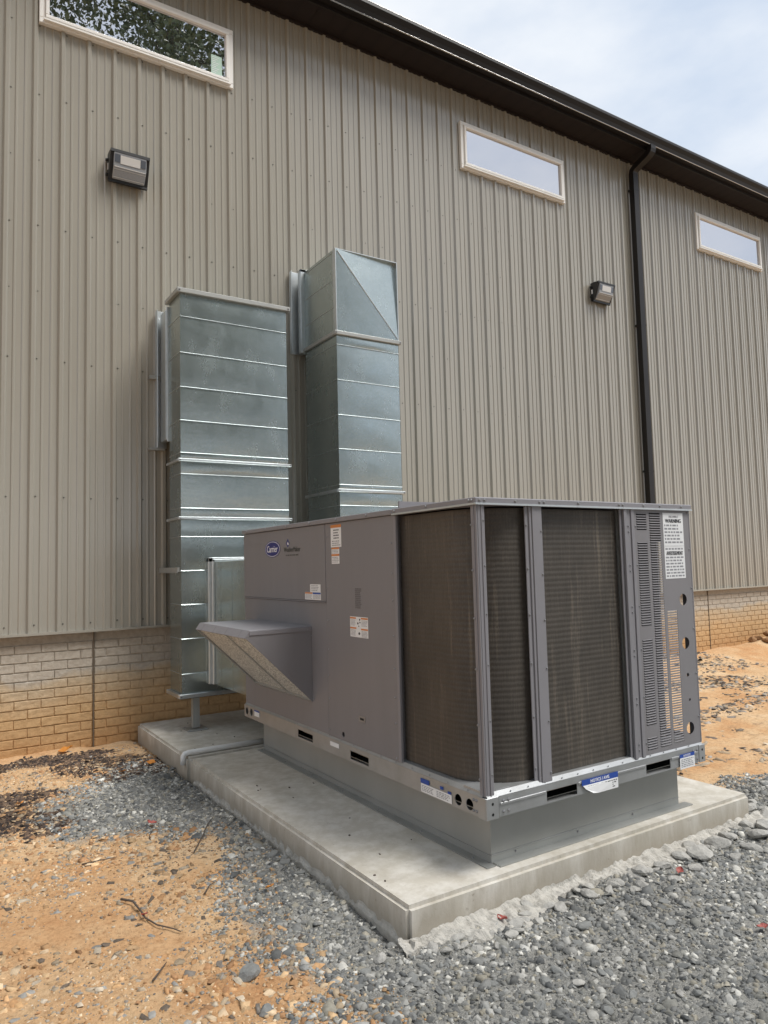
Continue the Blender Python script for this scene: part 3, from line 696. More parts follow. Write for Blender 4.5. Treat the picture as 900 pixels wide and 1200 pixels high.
rd = empty('return_duct', (0, -.5, 2.0), 'narrow galvanised duct behind the grey unit with an elbow into the wall', 'duct')
RX0, RX1, RYF, RYB = -.362, .363, -.83, -.155
section('duct_section', rd, RX0, RX1, RYF, RYB, 2.275, 3.80, (2.322, 2.671, 3.006, 3.352, 3.702))
section('duct_section', rd, RX0, RX1, RYF, RYB, .60, 2.250, (.95, 1.27, 1.59, 1.91, 2.12))
el = MB(); el.box(RX0, RX1, RYF+.045, RYB, 3.835, 4.668)
elb = el.build('elbow', M['galv'], rd)
fm = MB()
A, B, C_, D_ = (RX0, RYF, 3.835), (RX1, RYF-.012, 3.835), (RX1, RYF+.034, 4.668), (RX0, RYF-.012, 4.668)
mid = ((RX0+RX1)/2, RYF-.0125, (3.835+4.668)/2)
fm.add([A, B, C_, D_, mid], [(0, 1, 4), (3, 0, 4)]); 
fm.build('face_sheet', M['galv'], elb, fixn=False)
fm = MB(); fm.add([B, C_, D_, (mid[0], mid[1]-.0035, mid[2])], [(0, 1, 3), (1, 2, 3)]); fm.build('face_sheet', M['galv'], elb, fixn=False)
fm = MB(); fm.tube([(D_[0]+.02, D_[1]-.003, D_[2]-.02), (mid[0], mid[1]-.002, mid[2]), (B[0]-.012, B[1]-.003, B[2]+.02)], .0045, 5); fm.build('fold_line', M['galv_edge'], elb)
fm = MB(); fm.box(RX0-.003, RX0+.004, RYF-.014, RYF+.046, 3.835, 4.668); fm.prism([(RX1-.003, RYF-.013), (RX1+.003, RYF-.013), (RX1+.003, RYF+.046), (RX1-.003, RYF+.046)], 3.835, 4.668, 2); fm.box(RX0, RX1, RYF-.010, RYF+.046, 4.664, 4.671)
fm.build('corner_seam', M['galv_edge'], elb)
for z_ in (4.08, 4.36, 4.64): MB().box(RX0-.003, RX0+.001, RYF+.03, RYB, z_-.0022, z_+.0022).build('standing_seam', M['galv_dull'], elb)
flange(rd, RX0, RX1, RYF, RYB, 3.797, 3.836, .026, M['galv_dull'])
flange(rd, RX0, RX1, RYF, RYB, 2.248, 2.277, .026)
MB().box(RX0+.02, RX1-.02, RYB-.002, .004, 3.86, 4.66).build('wall_collar', M['galv'], rd)
wa = MB(); wa.box(RX0-.045, RX0+.02, RYB+.001, RYB+.024, 3.80, 4.70); wa.box(RX0-.045, RX0-.038, RYB+.024, RYB+.07, 3.80, 4.70); wa.box(RX0-.045, RX1+.03, RYB+.001, RYB+.024, 4.668, 4.70)
wa.box(RX0-.045, RX1+.03, RYB+.001, RYB+.07, 3.79, 3.80); wa.build('collar_flange', M['galv_edge'], rd, bevel=.003)
wb_ = MB(); wb_.box(RX0-.115, RX0+.03, -.034, -.0205, 3.80, 4.70); wb_.box(RX0-.115, RX0-.105, -.065, -.034, 3.80, 4.70); wb_.build('wall_angle', M['galv_edge'], rd, bevel=.003)
MB().box(RX0, RX1-.1, -1.455, RYF-.002, .70, 1.5).build('branch_duct', M['galv'], rd)

# ------------------------------------------------------------------ packaged unit
XL, XR, YE, YB = -1.590, -.008, -4.322, -1.468
Z0, Z1 = .500, 1.806
curb = empty('roof_curb', (-.8, -2.9, .143), 'dull galvanised metal curb on the pad, carrying the grey unit', 'metal curb')
KX0, KX1, KY0, KY1 = -1.492, -.107, -4.227, -1.572
c_ = MB().box(KX0, KX0+.02, KY0, -3.15, .145, .390).build('curb_panel', M['galv_dull'], curb)
MB().box(KX0+.002, KX0+.02, -3.148, KY1, .145, .390).build('curb_panel', M['galv_dull'], curb)
MB().box(KX0+.02, KX1, KY0, KY0+.02, .145, .390).build('curb_panel', M['galv_dull'], curb)
MB().box(KX1-.02, KX1, KY0+.02, KY1, .145, .390).build('curb_panel', M['galv_dull'], curb)
MB().box(KX0+.02, KX1-.02, KY1-.02, KY1, .145, .390).build('curb_panel', M['galv_dull'], curb)
fl = MB(); fl.box(KX0-.052, KX0, KY0-.03, KY1, .1445, .1475); fl.build('curb_flange', M['galv_dull'], curb)
fl = MB(); fl.box(KX0+.01, KX1+.055, KY0-.052, KY0, .1440, .1490); fl.build('curb_flange', M['galv_dull'], curb)
fl = MB(); fl.box(KX0+.0, KX1, KY0-.0035, KY0-.0005, .182, .186); fl.box(KX0-.0035, KX0-.0005, KY0, KY1, .178, .181); fl.build('curb_crease', M['galv_rail'], curb)
s = MB()
for y_ in np.arange(KY0+.1, KY1, .42): s.screw((KX0-.028, y_, .1475), (0, 0, 1), .006)
for x_ in np.arange(KX0+.15, KX1, .42): s.screw((x_, KY0-.001, .17), (0, -1, 0), .006)
s.build('curb_screws', M['screw'], curb, kind='stuff')

ac = empty('packaged_unit', (-.8, -2.9, .39), 'large grey packaged air conditioning unit with dark coil faces and side hood', 'air conditioner')
mL = lambda xp: (lambda u, v, d_: (xp + d_, u, v))        # left plane, u = y, v = z
mE = lambda yp: (lambda u, v, d_: (u, yp + d_, v))        # end plane, u = x, v = z
# base rails
RX, RXR, RY0, RY1 = -1.600, .0025, -4.333, -1.457
rl = MB(); plate(rl, rect(RY0+.055, RY1, .392, .482), [rect(-2.631, -2.413, .408, .456), rect(-3.323, -3.117, .408, .456), circ(-1.510, .437, .026), circ(-1.598, .440, .026), circ(-4.131, .431, .026), circ(-4.215, .431, .026)], mL(RX), .004)
rl.box(RX+.004, RX+.05, RY0+.055, RY1, .392, .395); rl.box(RX+.004, RX+.05, RY0+.055, RY1, .479, .482)
rail_l = rl.build('base_rail', M['galv_rail'], ac)
re_ = MB(); plate(re_, rect(RX+.075, RXR-.055, .392, .482), [rect(-1.229, -1.024, .399, .450), rect(-.505, -.302, .399, .450)], mE(RY0), .004)
re_.box(RX+.075, RXR-.055, RY0+.004, RY0+.05, .392, .395); re_.box(RX+.075, RXR-.055, RY0+.004, RY0+.05, .479, .482)
rail_e = re_.build('base_rail', M['galv_rail'], ac)
def crease(par, segs, plane):
    m_ = MB()
    for a, b, z_, h_ in segs:
        if plane == 'E': m_.box(a, b, RY0-.005, RY0-.0005, z_, z_+h_)
        else: m_.box(RX-.005, RX-.0005, a, b, z_, z_+h_)
    m_.build('rail_crease', M['galv_rail'], par, bevel=.0015)
crease(rail_e, [(-1.52, -1.235, .442, .012), (-1.018, -.511, .442, .012), (-.296, -.06, .442, .012)], 'E')
MB().box(RXR-.004, RXR, RY0+.06, RY1, .392, .482).build('base_rail', M['galv_rail'], ac)
MB().box(RX+.01, RXR-.01, RY1-.004, RY1, .392, .482).build('base_rail', M['galv_rail'], ac)
for x0, x1 in ((RX-.003, RX+.072), (RXR-.052, RXR+.003)):
    cp = MB(); cp.box(x0, x1, RY0-.003, RY0+.003, .388, .484)
    if x0 < -1: cp.box(x0, x0+.006, RY0+.003, RY0+.055, .388, .484)
    else: cp.box(x1-.006, x1, RY0+.003, RY0+.06, .388, .484)
    o = cp.build('corner_bracket', M['galv_rail'], ac, bevel=.002)
    hl = MB()
    for z_ in (.410, .456): hl.add([(p[0], RY0-.0036, p[1]) for p in circ((x0+x1)/2, z_, .007, 10)], [tuple(range(10))])
    hl.build('bolt_hole', M['dark'], o, fixn=False)
fi = MB(); fi.box(-1.27, -.28, RY0+.055, RY0+.06, .425, .470); fi.box(RX+.055, RX+.06, -3.34, -2.38, .425, .470); fi.box(RX+.055, RX+.06, -4.27, -4.08, .43, .45)
fi.build('slot_strip', M['slot_tan'], ac)  # plain tan strips set behind the openings in the rails
MB().box(RX+.065, RXR-.01, RY0+.065, RY1-.01, .391, .393).build('rail_floor', M['dark'], ac)
si = MB(); si.prism([(XL-.009, .4825), (XL+.006, .502), (XL+.16, .505), (XL+.16, .482)], YE+.02, YB, 1); si.build('sill', M['galv_rail'], ac)
si = MB(); si.prism([(YE-.009, .4830), (YE+.006, .5025), (YE+.16, .506), (YE+.16, .4825)], XL+.0, XR, 0); si.build('sill', M['galv_rail'], ac)
# cabinet
SE1, SE2 = -2.838, -3.630
core = MB().box(XL+.012, XR-.004, SE2+.01, YB+.004, .486, Z1-.002).build('cabinet', M['unit'], ac)
UP = MB().box(XL-.004, XL+.011, SE1+.003, YB+.002, 1.316, Z1-.004).build('upper_panel', M['unit'], ac, bevel=.002)
MB().box(XL-.008, XL+.006, SE1+.003, YB+.002, 1.308, 1.314).build('drip_edge', M['post'], ac)
LP = MB().box(XL, XL+.011, SE1+.003, YB, Z0-.006, 1.306).build('lower_panel', M['unit'], ac, bevel=.002)
apm = MB(); plate(apm, rect(SE2+.006, SE1-.003, Z0-.006, Z1-.004), [circ(-3.023, .529, .016)], mL(XL-.002), .006)
AP = apm.build('access_panel', M['unit'], ac)
MB().box(XL+.0095, XL+.0115, -3.06, -2.99, .50, .56).build('port_backing', M['dark'], ac)
MB().box(XL-.006, XL+.012, SE2-.022, SE2+.003, Z0-.004, Z1-.004).build('panel_post', M['post'], ac, bevel=.003)
MB().box(XL-.0045, XL-.002, -3.288, -3.213, .640, .672).build('nameplate', M['screw'], AP)
MB().box(XL-.0055, XL-.0045, -3.270, -3.231, .650, .662).build('nameplate_slot', M['dark'], AP.children[-1])
# right side panel with an opening, interior
rp = MB(); plate(rp, rect(YE+.001, SE2+.02, .486, Z1-.002), [rect(-4.258, -4.10, .53, 1.63)], mL(XR-.003), .003)
rp.build('side_panel', M['unit'], ac)
MB().box(-.50, XR-.006, -4.05, -4.046, .486, Z1-.002).build('inner_baffle', M['dark'], ac)
MB().box(-.585, -.50, YE+.035, -4.05, .486, Z1-.002).build('coil_end_plate', M['galv_dull'], ac)
# cap
cp = MB(); cp.box(XL-.016, XL+.03, SE2+.002, YB+.012, Z1-.001, Z1+.028); cp.box(XL+.03, XR+.014, SE2+.002, YB+.012, Z1+.02, Z1+.028)
cp.build('cap', M['post'], ac, bevel=.003)
cp = MB(); cp.box(XL-.016, XR+.014, YE-.014, SE2-.002, Z1-.003, Z1+.030); cpf = cp.build('fan_deck', M['post'], ac, bevel=.004)
cl = MB(); cl.box(XL-.019, XL-.0165, YE-.016, SE2-.003, Z1-.005, Z1+.004); cl.box(XL-.016, XR+.014, YE-.017, YE-.0145, Z1-.005, Z1+.004); cl.build('cap_lip', M['galv_edge'], cpf)
MB().box(XL+.03, XR, SE2-.012, SE2+.0, Z1+.0305, Z1+.072).build('deck_ridge', M['post'], ac)
ip = MB(); ip.box(-1.26, -.02, -3.95, -3.94, .50, Z1-.01); ip.box(-.62, -.612, YE+.06, -3.95, .5, Z1-.01); ip.build('fan_baffle', M['dark'], ac)
# coil: one sheet of ridged tube rows, bent round the corner
def coil_sheet(path, name):
    m_ = MB(); nz_ = 50; prof_ = []
    for i in range(nz_):
        z_ = .504 + (Z1-.012-.504)*i/nz_; dz = (Z1-.012-.504)/nz_
        prof_ += [(z_, 0.0), (z_+dz*.30, .0015), (z_+dz*.58, .0018), (z_+dz*.86, .0004)]
    prof_.append((Z1-.012, 0.0))
    b = 0; k = len(prof_)
    for (px, py, nx_, ny_) in path:
        for z_, d_ in prof_: m_.v.append((px+nx_*d_, py+ny_*d_, z_))
    for i in range(len(path)-1):
        for j in range(k-1): m_.f.append((i*k+j, (i+1)*k+j, (i+1)*k+j+1, i*k+j+1))
    return m_.build(name, M['coil'], ac, fixn=False, smooth=True)
R_ = .27; cxx, cyy = XL+.035+R_, YE+.035+R_
path = [(XL+.035, SE2-.01, -1, 0)] + [(XL+.035, y_, -1, 0) for y_ in np.linspace(SE2-.05, cyy, 8)]
path += [(cxx-R_*math.cos(a), cyy-R_*math.sin(a), -math.cos(a), -math.sin(a)) for a in np.linspace(.12, math.pi/2, 12)]
path += [(x_, YE+.035, 0, -1) for x_ in np.linspace(cxx+.04, -.600, 10)]
coil_sheet(path, 'condenser_coil')
# posts
cpst = MB(); cpst.box(XL-.004, XL+.004, YE-.002, YE+.038, Z0-.012, Z1-.004); cpst.box(XL+.004, XL+.045, YE-.004, YE+.004, Z0-.012, Z1-.004)
cpst.box(XL-.008, XL-.004, YE+.012, YE+.020, Z0-.012, Z1-.004); cpst.box(XL+.022, XL+.030, YE-.008, YE-.004, Z0-.012, Z1-.004)
cpst.build('corner_post', M['post'], ac, bevel=.0015)
p2 = MB(); p2.box(-1.246, -1.182, YE-.006, YE, Z0-.010, Z1-.004); p2.box(-1.262, -1.246, YE-.001, YE+.03, Z0-.010, Z1-.004); p2.box(-1.285, -1.262, YE+.006, YE+.012, Z0-.01, Z1-.004)
p2.build('coil_post', M['post'], ac, bevel=.0015)
p3 = MB(); p3.box(-.600, -.580, YE+.004, YE+.010, Z0-.010, Z1-.004); p3.box(-.580, -.556, YE-.010, YE+.004, Z0-.01, Z1-.004); p3.box(-.556, -.520, YE-.002, YE+.004, Z0-.01, Z1-.004); p3.box(-.520, -.494, YE-.008, YE+.004, Z0-.01, Z1-.004)
p3.build('coil_post', M['post'], ac, bevel=.0015)
# louvred panel
PT = .0134
cols_ = [(-.472, -.387, [(1.690, 1.797), (1.171, 1.633), (.646, 1.112), (.517, .591)]), (-.364, -.270, [(.517, 1.797)]), (-.247, -.160, [(.522, 1.250)])]
lm = MB(); fins = MB()
holes = []
plate_x0 = -.152
plate(lm, rect(plate_x0, XR, Z0-.006, Z1-.004), [circ(-.100, 1.297, .033), circ(-.098, 1.053, .033), circ(-.095, .876, .011), circ(-.089, .738, .008), circ(-.098, .583, .034)], mE(YE-.002), .003)
zlo, zhi = Z0-.006, Z1-.004
edges = [-.493]
for x0, x1, gs in cols_:
    lm.box(edges[-1], x0, YE-.002, YE+.001, zlo, zhi); edges.append(x1)
    cuts = []
    for a, b in sorted(gs):
        n_ = int((b-a)/PT)
        for i in range(n_): cuts.append((a+i*PT, a+i*PT+.0086))
    z_ = zlo
    for a, b in cuts:
        lm.box(x0, x1, YE-.002, YE+.001, z_, a); z_ = b
        fins.add([(x0+.003, YE-.002, b), (x1-.003, YE-.002, b), (x1-.006, YE-.0050, b-.0020), (x0+.006, YE-.0050, b-.0020)], [(0, 1, 2, 3)])
    lm.box(x0, x1, YE-.002, YE+.001, z_, zhi)
lm.box(edges[-1], plate_x0, YE-.002, YE+.001, zlo, zhi)
lp = lm.build('louvre_panel', M['unit'], ac)
fins.build('louvres', M['post'], lp, kind='stuff', fixn=False)
MB().box(XR-.004, XR+.004, YE-.004, YE+.062, Z0-.006, Z1-.004).build('edge_post', M['post'], ac, bevel=.0015)
# outside air hood
HY0, HY1, HX, HZT, HZB = -2.618, -1.675, -2.020, 1.149, .664
hood = MB().box(HX, XL-.001, HY0, HY1, HZT-.004, HZT).build('air_hood', M['post'], ac, bevel=.0015)
for y_ in (HY0, HY1):
    hs = MB(); hs.prism([(XL-.001, HZB), (XL-.001, HZT-.005), (HX+.002, HZT-.005), (HX-.024, HZT-.046)], y_-.002, y_+.002, 1); hs.build('hood_side', M['unit'], hood)
    ht = MB(); ht.box(HX, XL-.001, y_-.006, y_-.002, HZT-.030, HZT-.003); 
    if y_ == HY0: ht.build('hood_flange', M['post'], hood, bevel=.001)
lpq = MB(); lpq.prism([(HX, HZT), (HX-.032, HZT-.045), (HX-.028, HZT-.048), (HX+.004, HZT-.005)], HY0-.003, HY1+.003, 1); lpq.build('hood_lip', M['post'], hood)
rb = MB()
for t_ in (.12, .38, .62, .88):
    y_ = HY0+(HY1-HY0)*t_; rb.prism([(HX-.001, HZT+.001), (HX-.034, HZT-.046), (HX-.032, HZT-.048), (HX+.001, HZT-.002)], y_-.004, y_+.004, 1)
rb.build('lip_tab', M['unit'], hood)
fa, fb = (HX-.022, HZT-.052), (XL-.002, HZB+.004)
ymid = HY0+(HY1-HY0)*.40
def slope(a, b, off, th): # strip parallel to the slanted opening
    dx, dz = fb[0]-fa[0], fb[1]-fa[1]; ln = math.hypot(dx, dz); nx_, nz_ = -dz/ln, dx/ln
    P = lambda t, o_: (fa[0]+dx*t+nx_*o_, fa[1]+dz*t+nz_*o_)
    return [P(a, off), P(b, off), P(b, off+th), P(a, off+th)]
for y0, y1 in ((HY0+.006, ymid-.012), (ymid+.012, HY1-.006)):
    fl = MB(); fl.prism(slope(.02, .985, .012, .006), y0, y1, 1); fl.build('mesh_filter', M['filter'], hood)
ba = MB(); ba.prism(slope(.0, 1.0, .005, .012), ymid-.012, ymid+.012, 1); ba.build('filter_bar', M['galv_dull'], hood)
ba = MB(); ba.prism(slope(.975, 1.0, -.004, .02), HY0, HY1, 1); ba.prism(slope(0, 1, -.001, .01), HY1-.006, HY1+.004, 1); ba.build('filter_frame', M['galv_dull'], hood)
# screws all over the cabinet
s = MB()
for z_ in (.53, .72, .86, 1.02, 1.20, 1.40, 1.55, 1.72):
    s.screw((XL-.003, SE1-.022+.008*((z_*100) % 3 > 1), z_), (-1, 0, 0)); s.screw((XL-.003, SE2+.028, z_*.96), (-1, 0, 0))
    s.screw((XL-.005, YB-.02, z_), (-1, 0, 0), .005)
for z_ in (.56, .80, 1.05, 1.28, 1.50, 1.71):
    s.screw((XL-.009, YE+.030, z_), (-1, 0, 0)); s.screw((XL+.036, YE-.005, z_+.02), (0, -1, 0)); s.screw((-1.276, YE+.005, z_), (0, -1, 0)); s.screw((-1.190, YE-.007, z_-.03), (0, -1, 0))
    s.screw((-.540, YE-.003, z_), (0, -1, 0)); s.screw((-.540, YE-.003, z_-.03), (0, -1, 0)); s.screw((XR-.012, YE-.003, z_+.08), (0, -1, 0)); s.screw((-.482, YE-.003, z_), (0, -1, 0))
for y_ in np.arange(YB-.1, SE2+.05, -.36): s.screw((XL-.017, y_, Z1+.014), (-1, 0, 0), .008)
for y_ in (SE2-.03, -3.95, -4.29, -4.31): s.screw((XL-.017, y_, Z1+.016), (-1, 0, 0), .008)
for x_ in (-1.58, -1.55, -1.36, -1.20, -1.17, -.93, -.62, -.59, -.42, -.28, -.09): s.screw((x_, YE-.015, Z1+.016), (0, -1, 0), .008)
for x_ in (-1.50, -1.47, -.10, -.065):
    for z_ in (.412, .460): s.screw((x_, RY0-.001, z_), (0, -1, 0), .008)
for y_ in (-4.245, -4.265):
    for z_ in (.412, .460): s.screw((RX-.001, y_, z_), (-1, 0, 0), .008)
for x_ in np.arange(-1.45, -.02, .11): s.screw((x_, YE-.006, .492), (0, -1, -.1), .004)
for y_ in np.arange(-4.2, -1.5, .15): s.screw((XL-.006, y_, .492), (-1, 0, -.1), .004)
for y_, z_ in ((HY0+.02, HZT+.001),): s.screw((XL-.03, HY0-.006, HZT-.018), (0, -1, 0)); s.screw((XL-.004, HY0-.02, HZB+.02), (-1, 0, 0)); s.screw((XL-.004, HY0-.01, HZT-.06), (-1, 0, 0), .004)
s.build('screws', M['screw'], ac, kind='stuff')

# ------------------------------------------------------------------ lettering and labels
def flatmap(face, u, v, d_):
    return (XL-d_, -u, v) if face == 'L' else (u, YE-d_, v)       # on the left face u runs along -y
def text_mesh(body, size):
    cu = bpy.data.curves.new('lettering', 'FONT'); cu.body = body; cu.size = size; cu.align_x = 'CENTER'; cu.align_y = 'CENTER'; cu.extrude = .0004; cu.resolution_u = 2
    ob = bpy.data.objects.new('lettering', cu); col.objects.link(ob)
    dg = bpy.context.evaluated_depsgraph_get(); me = bpy.data.meshes.new_from_object(ob.evaluated_get(dg))
    vs = [tuple(v.co) for v in me.vertices]; fs = [tuple(p.vertices) for p in me.polygons]
    bpy.data.objects.remove(ob); bpy.data.curves.remove(cu); bpy.data.meshes.remove(me); return vs, fs
def lettering(name, body, face, u, v, width, hgt, off, m_, parent, shear=0.0, bold=0.0):
    vs, fs = text_mesh(body, .1)
    x0, x1 = min(a[0] for a in vs), max(a[0] for a in vs); y0, y1 = min(a[1] for a in vs), max(a[1] for a in vs)
    sx, sy = width/(x1-x0), hgt/(y1-y0); mb = MB()
    for b in ((0,) if not bold else (-bold, bold)):
        mb.add([flatmap(face, u+(a[0]-(x0+x1)/2)*sx + shear*(a[1]-(y0+y1)/2)*sy + b, v+(a[1]-(y0+y1)/2)*sy, off+a[2]*.5+(.0003 if b > 0 else 0)) for a in vs], fs)
    return mb.build(name, m_, parent, fixn=False)
def patch(name, face, u0, u1, v0, v1, off, m_, parent, th=.0006):
    mb = MB(); a = flatmap(face, u0, v0, off); b = flatmap(face, u1, v1, off+th)
    mb.box(min(a[0], b[0]), max(a[0], b[0]), min(a[1], b[1]), max(a[1], b[1]), v0, v1); return mb.build(name, m_, parent)
def lines(face, u0, u1, v0, v1, n, off, m_, parent, seed, fill=.45):
    """small print too fine to read: rows of word-length strokes"""
    r = random.Random(seed); mb = MB(); dv = (v1-v0)/n
    for i in range(n):
        v_ = v1-(i+.5)*dv; u_ = u0; end = u1-(u1-u0)*r.uniform(0, .25)
        while u_ < end:
            ln = r.uniform(.06, .2)*(u1-u0); e = min(u_+ln, u1)
            a = flatmap(face, u_, v_-dv*fill/2, off); b = flatmap(face, e, v_+dv*fill/2, off+.0003)
            mb.box(min(a[0], b[0]), max(a[0], b[0]), min(a[1], b[1]), max(a[1], b[1]), v_-dv*fill/2, v_+dv*fill/2); u_ = e + .05*(u1-u0)
    return mb.build('small_print', m_, parent, kind='stuff')
def disc(name, face, u, v, ru, rv, off, m_, parent, n=40):
    mb = MB(); mb.add([flatmap(face, u+ru*math.cos(2*math.pi*k/n), v+rv*math.sin(2*math.pi*k/n), off+t) for t in (0, .0008) for k in range(n)],
                      [tuple(range(n)), tuple(range(n, 2*n))] + [(k, (k+1) % n, n+(k+1) % n, n+k) for k in range(n)]); return mb.build(name, m_, parent)
em = disc('emblem', 'L', 2.026, 1.670, .136, .060, .0045, M['navy'], ac)
disc('emblem_ring', 'L', 2.026, 1.670, .127, .0545, .0055, M['white_paint'], em); disc('emblem_field', 'L', 2.026, 1.670, .121, .0505, .0065, M['navy'], em)
lettering('lettering', 'Carrier', 'L', 2.026, 1.671, .188, .048, .0076, M['white_paint'], em, .12, .002)
dm = MB(); dm.add([flatmap('L', 2.287+a, 1.703+b, .005) for a, b in ((0, .031), (.030, 0), (0, -.031), (-.030, 0))], [(0, 1, 2, 3)]); dia = dm.build('diamond_mark', M['navy'], ac, fixn=False)
dm = MB(); dm.add([flatmap('L', 2.290+a, 1.703+b, .0058) for a, b in ((0, .012), (.017, -.008), (0, -.014), (-.014, -.004))], [(0, 1, 2, 3)]); dm.build('mark_centre', M['white_paint'], dia, fixn=False)
lettering('range_lettering', 'WeatherMaker', 'L', 2.352, 1.659, .262, .034, .005, M['print'], ac, 0, .0015)
lines('L', 2.255, 2.475, 1.612, 1.626, 1, .005, M['print'], ac, 4, .6)
# upper access label pair
a = patch('warning_label', 'L', 2.915, 3.048, 1.652, 1.790, .0025, M['white_label'], ac); patch('header', 'L', 2.915, 3.048, 1.772, 1.790, .0033, M['orange'], a)
lines('L', 2.95, 3.02, 1.70, 1.765, 4, .0033, M['ink'], a, 1); lines('L', 2.93, 3.035, 1.658, 1.695, 3, .0033, M['faint_ink'], a, 2)
a = patch('warning_label', 'L', 2.922, 3.020, 1.550, 1.650, .0025, M['white_label'], ac); patch('header', 'L', 2.922, 3.020, 1.640, 1.650, .0033, M['orange'], a); patch('header', 'L', 2.922, 3.020, 1.598, 1.610, .0033, M['orange'], a)
lines('L', 2.93, 3.012, 1.612, 1.638, 3, .0033, M['faint_ink'], a, 3); lines('L', 2.93, 3.012, 1.556, 1.594, 4, .0033, M['faint_ink'], a, 5)
a = patch('notice_label', 'L', 2.622, 2.768, 1.371, 1.422, .0045, M['white_label'], ac); lines('L', 2.64, 2.75, 1.378, 1.418, 4, .0053, M['faint_ink'], a, 6)
a = patch('notice_label', 'L', 2.545, 2.771, 1.322, 1.370, .0046, M['white_label'], ac); patch('header', 'L', 2.548, 2.655, 1.360, 1.369, .0054, M['orange'], a); patch('header', 'L', 2.660, 2.769, 1.358, 1.369, .0054, M['blue'], a)
lines('L', 2.555, 2.648, 1.327, 1.357, 4, .0054, M['faint_ink'], a, 7); lines('L', 2.665, 2.765, 1.327, 1.355, 4, .0054, M['faint_ink'], a, 8)
a = patch('hazard_label', 'L', 3.136, 3.340, 1.120, 1.238, .0025, M['white_label'], ac)
for u0, u1, vt in ((3.138, 3.205, 1.234), (3.262, 3.338, 1.234), (3.138, 3.208, 1.176), (3.262, 3.338, 1.172)):
    patch('header', 'L', u0, u1, vt-.009, vt, .0033, M['orange'], a); lines('L', u0+.006, u1-.006, vt-.050, vt-.013, 5, .0033, M['faint_ink'], a, int(vt*1000+u0*50))
pk = MB()
for u_, v_, r1 in ((3.248, 1.222, .008), (3.250, 1.206, .007), (3.226, 1.200, .009), (3.236, 1.184, .006), (3.240, 1.142, .011)):
    pk.add([flatmap('L', u_+r1*math.cos(k*1.05), v_+r1*.8*math.sin(k*1.05), .0033) for k in range(6)], [tuple(range(6))])
pk.build('pictogram', M['ink'], a, fixn=False)
lines('L', 3.200, 3.272, 1.285, 1.405, 11, .0024, M['stencil'], ac, 9, .7)
# rail labels
def rail_patch(u0, u1, v0, v1, face): return patch('rail_label', face, u0, u1, v0, v1, .0125 if face == 'L' else .0165, M['white_label'], ac)
rail_patch(2.873, 2.985, .440, .466, 'L'); a = rail_patch(1.665, 1.760, .425, .470, 'L'); patch('header', 'L', 1.665, 1.760, .460, .470, .0133, M['blue'], a)
a = rail_patch(3.835, 4.085, .398, .440, 'L'); lines('L', 3.845, 3.95, .404, .434, 4, .0133, M['faint_ink'], a, 10); lines('L', 3.965, 4.075, .404, .434, 4, .0133, M['faint_ink'], a, 11)
patch('header', 'L', 3.832, 3.905, .441, .464, .0128, M['blue'], a); patch('header', 'L', 3.995, 4.02, .448, .462, .0128, M['blue'], a); patch('header', 'L', 4.055, 4.080, .440, .452, .0128, M['blue'], a)
a = MB(); zz = YE-.0175
a.add([(-.990, zz, .432), (-.975, zz-.004, .415), (-.930, zz-.010, .390), (-.885, zz-.006, .383), (-.735, zz, .381), (-.735, zz, .432)], [(0, 1, 2, 3, 4, 5)]); a = a.build('notice_label', M['white_label'], ac, fixn=False)
patch('header', 'E', -.998, -.734, .432, .460, .0172, M['blue'], a); lettering('lettering', 'NOTICE / AVIS', 'E', -.868, .446, .135, .016, .0180, M['white_paint'], a, 0, .0008)
lines('E', -.955, -.875, .393, .428, 4, .0190, M['ink'], a, 12); lines('E', -.862, -.745, .388, .428, 4, .0190, M['ink'], a, 13)
a = patch('notice_label', 'E', -.229, -.099, .380, .440, .0172, M['white_label'], ac); patch('header', 'E', -.229, -.099, .440, .459, .0173, M['blue'], a)
lettering('lettering', 'NOTICE', 'E', -.166, .4495, .06, .011, .0180, M['white_paint'], a, 0, .0005); lines('E', -.218, -.11, .388, .434, 5, .0182, M['faint_ink'], a, 14)
# large warning sheet
a = patch('warning_sheet', 'E', -.246, -.066, 1.418, 1.787, .0026, M['white_label'], ac)
lettering('lettering', 'DISCONNECT', 'E', -.150, 1.766, .085, .012, .0034, M['faint_ink'], a, 0, .0006)
lettering('lettering', 'WARNING', 'E', -.156, 1.742, .140, .022, .0034, M['ink'], a, 0, .0018); lettering('lettering', 'AVERTISSEMENT', 'E', -.156, 1.560, .146, .022, .0034, M['ink'], a, 0, .0014)
lines('E', -.236, -.078, 1.612, 1.726, 6, .0034, M['faint_ink'], a, 15, .5); lines('E', -.236, -.078, 1.577, 1.592, 1, .0034, M['faint_ink'], a, 16, .6); lines('E', -.236, -.078, 1.424, 1.545, 7, .0034, M['faint_ink'], a, 17, .5)
patch('rule_line', 'E', -.24, -.07, 1.600, 1.6012, .0034, M['faint_ink'], a)

# ------------------------------------------------------------------ loose rocks, leaves, twigs
def rock_mesh(seed, m_):
    r = random.Random(seed); bm = bmesh.new(); bmesh.ops.create_icosphere(bm, subdivisions=2, radius=.5)
    d1 = [Vector((r.uniform(-1, 1), r.uniform(-1, 1), r.uniform(-.7, 1))).normalized() for _ in range(6)]; off = [r.uniform(.24, .42) for _ in d1]
    for v in bm.verts:
        for n_, o_ in zip(d1, off):
            k = v.co.dot(n_)
            if k > o_: v.co -= n_*(k-o_)
        v.co += Vector((r.uniform(-.018, .018), r.uniform(-.018, .018), r.uniform(-.018, .018))); v.co.z *= .66
    me = bpy.data.meshes.new('rock'); bm.to_mesh(me); bm.free(); me.materials.append(m_); return me
RK = [rock_mesh(40+i, M['rock']) for i in range(6)]; RP = [rock_mesh(60+i, M['rock_pale']) for i in range(6)]; RC = [rock_mesh(80+i, M['clod']) for i in range(4)]
